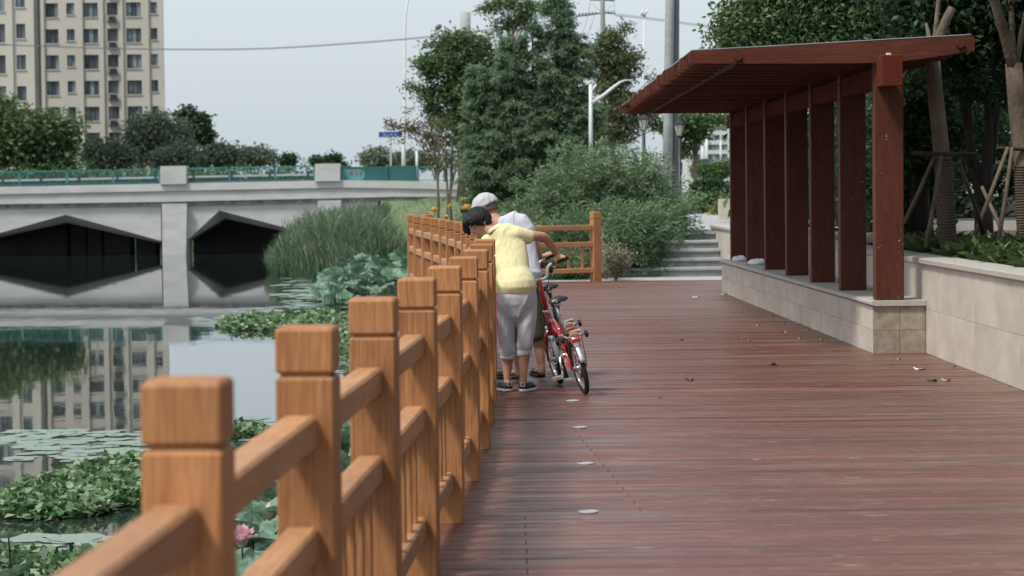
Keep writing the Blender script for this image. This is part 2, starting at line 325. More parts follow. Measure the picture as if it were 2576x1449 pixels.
MB().add([(-200,-40,WZ),(60,-40,WZ),(60,200,WZ),(-200,200,WZ)], [(0,1,2,3)]).build('water', M['water'], kind='structure')
# fence line: centre of every post (X, Y)
FX = [(-.70,1.0),(-.61,2.75),(-.534,4.52),(-.459,6.3),(-.382,8.0),(-.309,9.83),(-.2375,11.4),(-.183,13.07),(-.142,14.7),(-.126,16.3),(-.122,18.0),(-.13,19.5),(-.155,21.0),(-.20,22.5),
      (-.26,24.0),(-.335,25.6),(-.42,27.3),(-.534,29.0),(-.675,30.5),(-.816,32.2),(-.984,34.0),(-1.187,35.9),(-1.39,38.0),(-1.58,40.2)]
PC = [Vector((x-.076, y, 0)) for x, y in FX]
def fence_x(y): return float(np.interp(y, [p.y for p in PC], [p.x for p in PC]))
def wallx(y): return 3.89
deck = empty('deck', (0,0,0), kind='structure')
PW = .137; y = -2.0; k = 0; far = MB()
while y < 42.0:
    x0 = fence_x(y)-.13 if y > 1 else -.83
    if y > 40.3: x0 = -1.78
    x1 = 3.885 if y < 41.9 else 3.885
    yy0, yy1 = y+.0035, y+PW-.0035; dz = random.uniform(-.0018, .0018)
    if 6.5 < y < 15.6:
        blk = .05 if y < 11.6 else (.62-(y-11.6)*.055)
        s0 = blk if k % 2 == 0 else blk+2.35+(k % 4)*.1
        for a, b in ((x0, s0), (s0, 3.885)):
            MB().cbox(a+.0006, b-.0006, yy0, yy1, -.035+dz, dz, .003).build('plank', M['deck'], deck)
    else:
        far.box(x0, x1, yy0, yy1, -.035, dz)
    y += PW; k += 1
far.build('deck_boards', M['deck'], deck, kind='stuff')
b = MB(); 
for p, q in zip(PC[:-1], PC[1:]):
    d = (q-p).normalized(); nrm = Vector((-d.y, d.x, 0)); o = nrm*.16
    b.add([p+o+Vector((0,0,-.30)), q+o+Vector((0,0,-.30)), q+o+Vector((0,0,-.04)), p+o+Vector((0,0,-.04)), p+o*.8+Vector((0,0,-.30)), q+o*.8+Vector((0,0,-.30)), q+o*.8+Vector((0,0,-.04)), p+o*.8+Vector((0,0,-.04))],
          [(0,1,2,3),(7,6,5,4),(3,2,6,7),(0,4,5,1),(0,3,7,4),(1,5,6,2)])
b.build('edge_beam', M['pergola_y'], deck)
b = MB()
for i in range(0, len(PC), 2): b.tube([(PC[i].x-.02, PC[i].y, -3), (PC[i].x-.02, PC[i].y, -.3)], .14, 10)
b.build('deck_piles', M['dark_conc'], deck, kind='stuff')
MB().box(-1.78, 3.9, 42.004, 42.03, -2.9, -.02).build('end_wall', M['dark_conc'], deck)
# ------------------------------------------------------------------ wooden railing
def post_mesh():
    h = .076; c = .006
    def ring(z, s):
        a = h-s; return [(-a+c,-a,z),(a-c,-a,z),(a,-a+c,z),(a,a-c,z),(a-c,a,z),(-a+c,a,z),(-a,a-c,z),(-a,-a+c,z)]
    body = MB().rings([ring(0,0), ring(1.073,0), ring(1.080,.004), ring(1.083,.012), ring(1.095,.013)])
    cap = MB().rings([ring(1.088,.012), ring(1.092,.004), ring(1.097,0), ring(1.199,0), ring(1.206,.004), ring(1.210,.011)])
    return body.mesh('post', M['fence_v']), cap.mesh('post_cap', M['fence_v'])
pm, cm = post_mesh()
def rail_mesh(L, w=.085, h=.088): return MB().cbox(0, L, -w/2, w/2, 0, h, .008).mesh('rail', M['fence_h'])
bal = MB().cbox(-.021, .021, -.021, .021, 0, .395, .003).mesh('baluster', M['fence_v'])
def railing(pts, label, off=-.012, nb=6, group=None):
    root = empty('wooden_railing', pts[0], label=label, cat='railing')
    inv = Vector(pts[0])
    for i, p in enumerate(pts):
        a = pts[max(i-1,0)]; c = pts[min(i+1,len(pts)-1)]; d = c-a; rz = math.atan2(d.y, d.x)-math.pi/2
        po = link_obj('post', pm, root, p-inv, (0,0,rz+random.uniform(-.012,.012))); link_obj('post_cap', cm, po)
    for p, q in zip(pts[:-1], pts[1:]):
        d = q-p; L = d.length; u = d.normalized(); ang = math.atan2(u.y, u.x); nr = Vector((-u.y, u.x, 0))*(-off)
        me = rail_mesh(L-.148)
        for z in (.895, .605, .155): link_obj('rail', me, root, p-inv+u*.074+nr+Vector((0,0,z)), (0,0,ang))
        for k in range(nb):
            t = (k+1)/(nb+1); link_obj('baluster', bal, root, p-inv+d*t+nr+Vector((0,0,.225)), (0,0,ang))
    return root
railing(PC, 'orange-brown wooden railing with square posts running along the water side of the deck')
e0 = PC[-1]+Vector((.16,.05,0)); e1 = P(1499, 700, 41.8); e1.z = 0
railing([PC[-1]+Vector((.17,.06,0)) if False else Vector((-1.40,40.35,0)), (Vector((-1.40,40.35,0))+e1)/2, e1], 'short wooden railing closing the far end of the deck before the bushes', off=0, nb=5)
# ------------------------------------------------------------------ stone plinth, pergola
plinth = empty('stone_plinth', (3.5,22.7,0), label='long low pale stone plinth under the red pergola posts', cat='plinth')
def PL(x, y, z): return (x-3.5, y-22.7, z)
def plx(y): return 3.40-(y-22.7)*.0137
b = MB(); b.add([PL(plx(22.7)+.012,22.712,0), PL(3.885,22.712,0), PL(3.885,36.9,0), PL(plx(36.9)+.012,36.9,0), PL(plx(22.7)+.012,22.712,.45), PL(3.885,22.712,.45), PL(3.885,36.9,.45), PL(plx(36.9)+.012,36.9,.45)],
                [(0,3,2,1),(4,5,6,7),(0,1,5,4),(1,2,6,5),(2,3,7,6),(3,0,4,7)]); b.build('core', M['dark_conc'], plinth)
ty = 22.7
while ty < 36.85:
    for r in range(2):
        xa, xb = plx(ty+.003), plx(ty+.70); jit = random.uniform(0, .003); z0, z1 = .002+r*.222, .002+r*.222+.219
        MB().add([PL(xa-jit,ty+.003,z0), PL(xa+.012,ty+.003,z0), PL(xb+.012,ty+.703,z0), PL(xb-jit,ty+.703,z0), PL(xa-jit,ty+.003,z1), PL(xa+.012,ty+.003,z1), PL(xb+.012,ty+.703,z1), PL(xb-jit,ty+.703,z1)],
                 [(0,3,2,1),(4,5,6,7),(0,1,5,4),(1,2,6,5),(2,3,7,6),(3,0,4,7)]).build('stone_tile', M['stone'], plinth)
    ty += .709
for r in range(2):
    for (xa, xb) in ((3.392, 3.638), (3.642, 3.884)):
        MB().box(xa-3.5, xb-3.5, -.012, .011, .002+r*.222, .221+r*.222).build('stone_tile', M['stone_rough'], plinth)
b = MB(); b.rings([[PL(plx(y)-.03+c,y,z) for (c, z) in ((0,.462),(0,.485),(.012,.497),(.03,.50))]+[PL(3.885,y,.50), PL(3.885,y,.45), PL(plx(y)+.01,y,.45)] for y in (22.66, 27.3, 32, 36.93)])
b.build('coping_slab', M['coping'], plinth)
perg = empty('pergola', (3.6,22.9,.5), label='dark red wooden pergola with cantilevered slat roof on seven posts', cat='pergola')
def PG(x, y, z): return (x-3.6, y-22.9, z-.5)
colm = []
for i in range(7):
    y0 = 22.76+i*2.28; x0 = 3.43-(y0-22.7)*.0085
    MB().cbox(*[a for a in (x0-3.6, x0+.267-3.6)], y0-22.9, y0+.19-22.9, .001, 2.765-.5, .006).build('pergola_post', M['pergola_v'], perg)
hx = 3.41
b = MB(); b.rings([[PG(3.455-(y-22.2)*.0085+dx, y, z) for dx, z in ((0,2.50),(.10,2.50),(.10,2.69),(0,2.69))] for y in (22.2, 37.2)]); b.build('header_beam', M['pergola_y'], perg)
b = MB(); b.cbox(3.405-3.6, 3.60-3.6, 22.17-22.9, 22.5-22.9, 2.49-.5, 2.775-.5, .006); b.build('beam_end_block', M['pergola_y'], perg)
def slat(y, xt, first=False):
    t = .055; b = MB(); 
    prof = [(xt,2.745),(xt,2.84),(xt+.02,2.857),(2.6,2.895),(3.45,2.935),(4.36,2.975),(4.36,2.835),(3.95,2.775),(3.6,2.735),(3.2,2.73),(2.6,2.735)]
    dz = random.uniform(-.010,.008); b.rings([[PG(x, yy, z+(dz if not first else 0)) for x, z in prof] for yy in (y, y+t)]); s = b.build('roof_slat', M['pergola_h'], perg)
    for f in s.data.polygons: pass
    return s
ns = 26
for i in range(ns):
    y0 = 22.72+i*(37.0-22.72)/(ns-1); xt = 1.685+(random.uniform(-.035,.035) if i else 0)
    if i > ns-7: xt += [.06,.10,.10,.07,.03,-.03][i-ns+6]
    s = slat(y0, xt, i == 0)
    if i == 0:
        for bx, bz in ((2.135, 2.80), (4.22, 2.90)):
            MB().tube([PG(bx, 22.66, bz), PG(bx, 22.735, bz)], .038, 14).build('bolt_head', M['pergola_v'], s)
for bx, bz in ((2.135, 2.768),):
    MB().tube([PG(bx, 22.80, bz), PG(bx, 37.0, bz)], .036, 8).build('stain_shadow_bar', M['bark_d'], perg)  # dark bar stands for the stained, shadowed band under the slats
b = MB(); tp = [(1.71,2.868),(2.6,2.906),(3.45,2.946),(4.34,2.986)]
b.rings([[PG(x, yy, z) for x, z in tp]+[PG(x, yy, z+.008) for x, z in tp[::-1]] for yy in (22.76, 37.0)]).build('roof_sheet', M['grey_metal'], perg)
MB().box(3.47-3.6, 3.51-3.6, 22.3-22.9, 22.34-22.9, 2.775-.5, 2.80-.5).build('metal_bracket', M['white_metal'], perg)
# ------------------------------------------------------------------ retaining wall and planter
wall = empty('retaining_wall', (3.89,0,0), label='long pale stone retaining wall holding the planted bed on the right', cat='wall')
MB().box(.012, .3, -4, 47.0, -2.6, .835).build('core', M['dark_conc'], wall)
ty = -4.0
while ty < 46.9:
    for r in range(2):
        j = random.uniform(0,.003); MB().box(-j, .011, ty+.002, ty+.898, .002+r*.418, .417+r*.418).build('stone_tile', M['stone'], wall)
    ty += .9
b = MB(); b.cbox(-.035, .32, -4, 47.02, .838, .892, .008); b.build('coping_slab', M['coping'], wall)
MB().add([(4.2,-4,.84),(60,-4,.84),(60,43.6,.84),(4.2,43.6,.84)], [(0,1,2,3)]).build('planter_soil', M['soil'], kind='structure')
# steps and path at the far end
MB().box(.2, 4.15, 42.03, 44.0, -.5, -.006).build('landing', M['step'], kind='structure')
steps = empty('stone_steps', (3,44,0), label='five grey stone steps climbing beyond the far end of the deck', cat='steps')
for i in range(5):
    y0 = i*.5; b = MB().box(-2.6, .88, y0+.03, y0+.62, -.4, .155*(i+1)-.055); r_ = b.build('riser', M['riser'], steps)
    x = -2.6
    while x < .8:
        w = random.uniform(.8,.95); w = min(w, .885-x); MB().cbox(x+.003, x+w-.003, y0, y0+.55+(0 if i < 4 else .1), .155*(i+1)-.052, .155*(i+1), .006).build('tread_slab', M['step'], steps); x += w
MB().add([(1.5,46.3,.79),(4.4,46.3,.79),(6.2,60,.79),(8.6,87,.79),(4.6,87,.79),(2.8,60,.79)], [(0,1,2,3,4,5)]).build('path', M['paving'], kind='structure')
# road seen between the trees on the right
MB().add([(6,43.2,.862),(80,38,.862),(80,60,.862),(6,66,.862)], [(0,1,2,3)]).build('road', M['asphalt'], kind='structure')
MB().box(5.5, 60, 40.2, 40.5, .84, .99).build('kerb', M['coping'], kind='structure')
MB().add([(5.5,40.5,.90),(60,40.5,.90),(60,43.3,.90),(5.5,43.3,.90)], [(0,1,2,3)]).build('pavement', M['coping'], kind='structure')
MB().box(5.0, 80, 58, 58.4, .84, 1.35).build('low_wall', M['stone'], label='low beige wall on the far side of the road', cat='wall')
# in-deck lights, litter
for (px, py), lb in zip(((1429,955),(1440.6,1009),(1459,1076),(1473,1167),(1480.6,1288.7)), ('right behind the red bicycle wheel, farthest of the row','just in front of the bicycle wheels','second nearest but two, in front of the bicycles','second nearest of the row','nearest to the viewer and largest of the row')):
    p = G(px, py); r_ = empty('deck_light', (p.x,p.y,0), label='round flush deck light '+lb, cat='deck light', group='round lights set flush in the deck')
    MB().tube([(0,0,-.01),(0,0,.0045)], .040, 24).build('lens', M['light_disc'], r_); MB().torus((0,0,.003), .044, .005, 'z', 28, 6).build('trim_ring', M['grey_metal'], r_)
def leaf_obj(nm, loc, s, mat, rz, **k):
    b = MB(); n = 8; top = []; 
    for i in range(n):
        a = i*2*math.pi/n; top.append((s*math.cos(a)*(1 if i else 1.4), s*.55*math.sin(a), .004+.012*math.cos(2*a+1)+.01*random.random()))
    b.add(top+[(0,0,.003)], [(i,(i+1)%n,n) for i in range(n)]); return b.build(nm, mat, None, loc=loc, rot=(0,0,rz), **k)
Z7 = lambda x, y: ((2300+x*.6972)/1.59, (700+y*.6972)/1.59)
for i, (zx, zy, s) in enumerate([(1140,1092,.07),(1200,907,.05),(970,790,.035),(1140,805,.04),(1280,860,.045),(1050,868,.03),(950,943,.035),(1000,957,.03),(1290,943,.025),(1415,950,.03),(1195,858,.025),(660,1183,.045),(490,1282,.04),(2130,1183,.05),(2050,1187,.06),(2175,1103,.03),(1860,1065,.03),(1800,1080,.025),(610,952,.03),(258,645,.05),(1335,893,.025)]):
    p = G(*Z7(zx, zy)); dark = i in (0, 11, 12, 14, 18)
    leaf_obj('fallen_leaf', (p.x,p.y,.004), s*.7, M['bark_d'] if dark else M['leaf_dry'], random.uniform(0,6), label='small %s fallen leaf lying on the deck boards' % ('dark' if dark else 'dry tan'), cat='leaf', group='%s fallen leaves scattered on the deck' % ('dark' if dark else 'dry tan'))
for (zx, zy), lb in zip(((855,685),(692,703),(1975,1118)), ('beside the far corner of the stone plinth','on the deck left of the plinth corner','on the deck in front of the retaining wall')):
    p = G(*Z7(zx, zy)); leaf_obj('paper_scrap', (p.x,p.y,.004), .06, M['paper'], .3, label='white paper scrap '+lb, cat='litter')
for (zx, zy, s), lb in zip(((1050,515,.13),(945,497,.10)), ('crumpled between the second and third farthest pergola posts','lying flat by the farthest pergola post')):
    p = G(*Z7(zx, zy), .5); b = MB(); b.ell((0,0,.03), (s,s*.8,.045), 14, 8)
    b.v = [(x*(1+.25*math.sin(9*y/s+x*40)), y, z*(1+.3*math.sin(x*60+y*50))) for x, y, z in b.v]
    b.build('plastic_bag', M['paper'], None, True, loc=(p.x, p.y, .502), label='white plastic bag '+lb, cat='bag')
# ------------------------------------------------------------------ bridge
def poly(ppts, Y, depth, inv=Vector((0,0,0)), mb=None, yoff=0):
    mb = mb or MB(); f = [P(x, y, Y)-inv for x, y in ppts]; f = [Vector((p.x, p.y+yoff, p.z)) for p in f]; n = len(f); bk = [p+Vector((0,depth,0)) for p in f]
    return mb.add(f+bk, [tuple(range(n)), tuple(range(2*n-1, n-1, -1))]+[(i, i+n, (i+1)%n+n, (i+1)%n) for i in range(n)])
BY = 150.0; B0 = P(435, 640, BY)
bridge = empty('bridge', B0, label='low pale concrete road bridge with angular openings over the pond', cat='bridge')
def base_y(x): return float(np.interp(x, [-1400,-800,0,400,860,1000,1190,1300], [500,484,470,462,453,455,459,462]))
def cor_y(x): return float(np.interp(x, [-1400,-800,0,407,789,1000,1190,1300], [549,533,519,513,505,500,500,502]))
arches = [[(-680,628),(-320,548),(-95,610)], [(-73,606),(166,540),(405,606)], [(471,604),(552,529.5),(800,594)]]
inner = [[(-670,634),(-318,568),(-97,616)], [(-66,612),(168,560),(403,612)], [(478,606),(566,550),(796,600)]]
xsamp = sorted(set([-1400,-800,-680,-320,-95,-73,166,405,471,552,800,950]))
def open_y(x):
    for a in arches:
        if a[0][0] <= x <= a[-1][0]: return float(np.interp(x, [p[0] for p in a], [p[1] for p in a]))
    return None
w = MB()
def strip(x0, x1, a0, a1, b0, b1, Y, d, mb): poly([(x0,b0),(x1,b1),(x1,a1),(x0,a0)], Y, d, B0, mb)
for x0, x1 in zip(xsamp[:-1], xsamp[1:]):
    m_ = (x0+x1)/2
    if open_y(m_) is None: b0 = b1 = 668
    else:
        b0, b1 = open_y(x0+.01), open_y(x1-.01)
    if open_y(m_) is None and x0 in (-95,405): continue
    strip(x0, x1, cor_y(x0)-6, cor_y(x1)-6, b0, b1, BY, 1.2, w)
w.build('side_wall', M['concrete'], bridge)
ch = MB(); ce = MB()
for a, i_ in zip(arches, inner):
    for k in range(2):
        q = [P(*a[k], BY)-B0, P(*a[k+1], BY)-B0, P(*i_[k+1], BY+1.7)-B0, P(*i_[k], BY+1.7)-B0]
        ch.add(q, [(0,1,2,3)]); r_ = [q[3], q[2], q[2]+Vector((0,13,0)), q[3]+Vector((0,13,0))]; ce.add(r_+[v+Vector((0,0,1.2)) for v in r_], [(0,1,2,3),(4,7,6,5),(0,4,5,1),(1,5,6,2),(2,6,7,3),(3,7,4,0)])
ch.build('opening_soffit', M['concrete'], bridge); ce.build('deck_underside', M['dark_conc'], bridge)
pr = MB(); slits = [(168,178),(214,220),(255,262),(328,342),(392,405),(471,486)]; e = -1400
for a, b_ in slits+[(955,956)]:
    p0, p1 = P(e, 600, BY), P(a, 600, BY); k = (BY+9)/BY
    pr.box(p0.x*k-B0.x, p1.x*k-B0.x, 9, 11, -1.5, 3.9); e = b_
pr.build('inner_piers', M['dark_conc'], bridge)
for (xa, xb) in ((408,468),(-100,-68),(800,856)):
    poly([(xa+1,672),(xb-1,672),(xb+2,cor_y(xb)),(xa-1,cor_y(xa))], BY-.5, 3, B0).build('pier', M['concrete'], bridge)
ns_ = [-1400,-1000,-800,-500,-250,0,200,400,600,860,1000,1190,1300]
c1, c2, c3 = MB(), MB(), MB()
for x0, x1 in zip(ns_[:-1], ns_[1:]):
    strip(x0, x1, cor_y(x0)-5, cor_y(x1)-5, cor_y(x0)+5, cor_y(x1)+5, BY-.12, .6, c2)
    strip(x0, x1, base_y(x0)+19, base_y(x1)+19, cor_y(x0)-5.1, cor_y(x1)-5.1, BY-.30, .8, c1)
    strip(x0, x1, base_y(x0), base_y(x1), base_y(x0)+18.9, base_y(x1)+18.9, BY-.42, .8, c3)
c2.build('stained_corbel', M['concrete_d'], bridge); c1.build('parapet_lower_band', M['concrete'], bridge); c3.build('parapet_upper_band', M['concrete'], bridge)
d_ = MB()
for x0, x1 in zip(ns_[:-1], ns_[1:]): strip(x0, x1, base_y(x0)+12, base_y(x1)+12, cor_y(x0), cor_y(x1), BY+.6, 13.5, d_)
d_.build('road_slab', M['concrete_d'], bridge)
blocks = [(-330,-265),(-30-340,-30-339),(403,468),(792,855)]
for xa, xb in ((-330,-265),(403,468),(792,855)):
    t = 418 if xa == 403 else (412 if xa == 792 else 432); poly([(xa,base_y(xa)+2),(xb,base_y(xb)+2),(xb,t-1),(xa,t)], BY-.6, 1.1, B0).build('parapet_block', M['concrete'], bridge)
def brail(x0, x1, posts, Y=BY, mat='teal', dh=38, nm='railing'):
    par = MB(); hh = lambda x: base_y(x)-dh
    for a, bb in ((0,3),(dh-4,dh-2)):
        poly([(x0,hh(x0)+a+ (bb-a)),(x1,hh(x1)+a+(bb-a)),(x1,hh(x1)+a),(x0,hh(x0)+a)], Y, .08, B0, par)
    par.build('rail', M[mat], bridge)
    for p in posts: poly([(p-2.2,base_y(p)+1),(p+2.2,base_y(p)+1),(p+2.2,hh(p)),(p-2.2,hh(p))], Y, .1, B0).build('rail_post', M[mat], bridge)
    bb = MB(); x = x0
    while x < x1:
        poly([(x,base_y(x)-2),(x+.7,base_y(x)-2),(x+.7,hh(x)+2),(x,hh(x)+2)], Y, .02, B0, bb); x += 4.6
    bb.build('bars', M[mat], bridge, kind='stuff')
brail(-265, 403, [-180,-68,48.6,168,285,400]); brail(468, 792, [471,576,691,790]); brail(1050, 1190, [1052,1118,1188]); brail(-800,-330,[-790,-680,-560,-450,-340])
bs = empty('barrier', P(600, base_y(600), 163), label='black metal traffic barrier along the far edge of the bridge', cat='barrier'); B1 = Vector(bs.location); bb = MB()
for x0, x1 in ((-400,1060),): 
    for k in range(int((x1-x0)/7)):
        x = x0+k*7; poly([(x,base_y(x)+2),(x+2.2,base_y(x)+2),(x+2.2,base_y(x)-14),(x,base_y(x)-14)], 163, .1, B1, bb)
bb.build('short_bars', M['black'], bs, kind='stuff')
for k in range(15):
    x = -380+k*96; poly([(x,base_y(x)+2),(x+5,base_y(x)+2),(x+5,base_y(x)-26),(x,base_y(x)-26)], 162.9, .2, B1).build('barrier_post', M['black'], bs)
par = MB()
for x0, x1 in zip(range(-400,1060,146), range(-254,1207,146)): poly([(x0,base_y(x0)-13),(x1,base_y(x1)-13),(x1,base_y(x1)-18),(x0,base_y(x0)-18)], 162.95, .1, B1, par)
par.build('barrier_rail', M['grey_metal'], bs)
# notice board on the bridge with red characters
nb = empty('notice_board', P(950, base_y(950), BY+.2), label='dark teal panel on the bridge with light teal patch and three red characters', cat='board'); N0 = Vector(nb.location)
poly([(857,base_y(857)-.5),(975,base_y(975)-.5),(975,419),(857,419.5)], BY+.2, .12, N0).build('panel', M['board'], nb)
poly([(975,base_y(975)-.5),(1048,base_y(1048)-.5),(1048,417),(975,417)], BY+.3, .12, N0).build('panel', M['board'], nb)
pts = [(859,453),(905,453)]+[(905+13*math.sin(a), 439.5-13.5*math.cos(math.pi-a)) for a in np.linspace(0, math.pi, 9)][1:-1]+[(905,426),(859,426)]
poly(pts, BY+.19, .02, N0).build('light_patch', M['board_l'], nb)
STRK = {'a': [(.1,.95,.9,.85),(.45,1,.55,.0),(.15,.72,.85,.64),(.15,.52,.25,.2),(.75,.52,.85,.2),(.15,.55,.85,.47),(.15,.3,.85,.22),(.0,.08,1,.0)],
        'b': [(.45,.95,.57,.08),(.1,.6,.2,.05),(.8,.6,.9,.05),(.1,.1,.9,.0)],
        'c': [(.1,1,.9,.9),(.45,1,.55,.1),(.1,.75,.2,.4),(.8,.75,.9,.4),(.1,.6,.9,.52),(.3,.42,.7,.34),(.0,.2,1,.12),(.2,.05,.35,-.05),(.65,.05,.8,-.05)]}
def glyph(mb, key, x, y, w_, h, Y, inv, depth=.02):
    for (a, t, c, bt) in STRK[key]: poly([(x+a*w_, y-bt*h),(x+c*w_, y-bt*h),(x+c*w_, y-t*h),(x+a*w_, y-t*h)], Y, depth, inv, mb)
for ky, x in (('a',884),('b',896),('c',908)):
    g_ = MB(); glyph(g_, ky, x-3.5, 439.5, 7, 10, BY+.17, N0, .015); g_.build('red_character', M['red_paint'], nb)
# street name sign on post behind the bridge
sg = empty('street_sign', P(983, 458, 158), label='blue street name plate with white characters on a thin grey post', cat='sign'); S0 = Vector(sg.location)
poly([(953,345),(1012,344),(1012,331),(953,332)], 158, .12, S0).build('name_plate', M['blue_sign'], sg)
poly([(953,348.5),(1012,347.5),(1012,345.2),(953,346.2)], 158, .12, S0).build('plate_edge', M['sign_white'], sg)
for ky, x in (('a',967),('b',976),('a',985),('c',995),('b',1005)):
    g_ = MB(); glyph(g_, ky, x-3.4, 342.5, 6.8, 7.2, 157.98, S0, .015); g_.build('white_character', M['sign_white'], sg)
poly([(981,460),(985,460),(985,348),(981,348)], 158.03, .1, S0).build('sign_post', M['grey_metal'], sg)
def tubepx(pts, Y, rpx, mat, name, parent, inv=Vector((0,0,0)), n=10, dy=0):
    V = [P(x, y, Y)-inv for x, y in pts]
    r = [q*Y/F for q in (rpx if hasattr(rpx,'__len__') else [rpx]*len(pts))]
    return MB().tube(V, r, n).build(name, M[mat], parent, True)
lp = empty('street_lamp', P(1015, 458, 166), label='tall slender white street lamp with curved top beyond the bridge', cat='street lamp'); L0 = Vector(lp.location)
tubepx([(1014.5,462),(1015.5,380),(1017.5,300),(1018.5,200),(1019,80),(1021,30),(1026,2),(1035,-22),(1060,-40)], 166, [5.5,5,4,3.2,2.8,2.5,2.3,2,1.8], 'white_metal', 'pole', lp, L0)
tubepx([(1060,-40),(1085,-47)], 166, [3,2], 'white_metal', 'lamp_head', lp, L0)
lp = empty('flood_lamp', P(1105, 458, 170), label='dark bulbous lamp head on a thin post above the left tree', cat='street lamp'); L0 = Vector(lp.location)
tubepx([(1102,462),(1103.5,78)], 170, [2,1.4], 'grey_metal', 'pole', lp, L0); tubepx([(1098,76),(1101,70),(1106,66),(1110,63)], 170, [3,6.5,6.5,3], 'pole_dark', 'lamp_head', lp, L0, 12)
po = empty('signal_post', P(1049, 457, 172), label='short white post standing right of the tall street lamp', cat='post'); tubepx([(1048.5,458),(1048.5,378)], 172, 3, 'white_metal', 'pole', po, Vector(po.location))
# chimney, utility pole, wires
chm = P(1170, 330, 420); tubepx([(1170,330),(1170.5,95),(1170.5,31)], 420, [13.4,13.4,13.2], 'pole_conc', 'chimney', None, n=24)
c_ = bpy.data.objects['chimney']; tag(c_, 'distant grey cylindrical chimney rising behind the left tree', 'chimney')
up = empty('utility_pole', P(1517, 480, 120), label='concrete power pole with two cross arms behind the trees', cat='utility pole'); U0 = Vector(up.location)
tubepx([(1519,440),(1517,200),(1516,40),(1515.5,-120)], 120, [8,7,5.8,5], 'pole_conc', 'pole', up, U0, 12)
tubepx([(1451,41),(1480,37.5),(1517,32),(1545,34),(1548,35)], 120, 2, 'pole_dark', 'cross_arm', up, U0, 6); tubepx([(1484,-1),(1546,1)], 120, 2.4, 'teal', 'cross_arm', up, U0, 6)
for a, b_ in (((1486,0),(1480,37)),((1544,0),(1547,34)),((1490,10),(1512,30)),((1522,30),(1540,12)),((1480,37),(1462,95)),((1497,37),(1478,90))): tubepx([a, b_], 120, .5, 'pole_dark', 'stay_wire', up, U0, 5)
for x in (1458,1466,1474,1482,1490,1498,1530,1537,1543): tubepx([(x,40-(x-1451)*.1-1),(x,33-(x-1451)*.06)], 119.9, 2.1, 'pole_dark', 'insulator', up, U0, 6)
def wire(pts, Y0, Y1, off, lb):
    xs = [p[0] for p in pts]; V = []
    for t in np.linspace(0, 1, 60):
        x = xs[0]+(xs[-1]-xs[0])*t; y = np.interp(x, xs, [p[1] for p in pts]); V.append((x, y+off, Y0+(Y1-Y0)*t))
    ysm = np.convolve(np.pad([v[1] for v in V], 4, mode='edge'), np.ones(9)/9, 'valid')
    MB().tube([P(v[0], yy, v[2]) for v, yy in zip(V, ysm)], .016, 5).build('power_wire', M['pole_dark'], None, label=lb, cat='wire')
lw = [(-300,100),(0,112),(300,123),(600,125),(700,122),(1060,96),(1250,73),(1451,40)]
wire(lw, 125, 120, -1, 'upper of the two thin power wires sagging across the sky on the left'); wire(lw, 125, 120, 1.5, 'lower of the two thin power wires sagging across the sky on the left')
rw = [(1547,36),(1680,52),(1830,73),(2100,112)]
wire(rw, 120, 110, -1.3, 'upper of the two thin power wires running right from the power pole'); wire(rw, 120, 110, 2.2, 'lower of the two thin power wires running right from the power pole')
fl = empty('floodlight_mast', P(1620, 460, 135), label='thin mast topped with twin floodlights in front of the sky', cat='floodlight'); L0 = Vector(fl.location)
tubepx([(1615,470),(1618,300),(1620,42)], 135, [2.4,2,1.6], 'white_metal', 'mast', fl, L0)
for dx in (0, 8): tubepx([(1613+dx,38),(1622+dx,24)], 135, [3.2,3.2], 'white_metal', 'floodlight', fl, L0, 6)
tubepx([(1611,36),(1624,42)], 135, 2, 'pole_dark', 'bracket', fl, L0, 6)
bp = empty('concrete_pole', P(1684, 470, 70), label='thick light grey concrete pole with dark conduit left of the pergola roof', cat='pole'); L0 = Vector(bp.location)
tubepx([(1678,500),(1681,300),(1685,40),(1686.5,-120)], 70, [12.5,12.2,11.6,11], 'pole_conc', 'pole', bp, L0, 12)
tubepx([(1697,500),(1699.5,240),(1701,40),(1702,-120)], 70.1, [9,8.5,8,8], 'pole_dark', 'conduit', bp, L0, 8)
wa = empty('camera_mast', P(1486, 420, 60.5), label='white forked mast with long slanting arm beside the feathery tree', cat='mast'); L0 = Vector(wa.location)
tubepx([(1487,430),(1486,330),(1486,212)], 60.5, [5.2,5,4.6], 'white_metal', 'mast', wa, L0)
tubepx([(1487,260),(1515,242),(1545,218),(1560,207),(1572,202),(1600,201)], 60.5, [5,4.6,4,3,1.8,1], 'white_metal', 'arm', wa, L0); tubepx([(1487,232),(1500,212)], 60.5, 2.6, 'white_metal', 'stub_arm', wa, L0); tubepx([(1486,211),(1486,204)], 60.5, [2.4,1.2], 'yellow_petal', 'beacon', wa, L0)
tubepx([(1598,204),(1596,188),(1593,184)], 60.5, [1.6,3.6,2.6], 'pole_dark', 'camera', wa, L0)
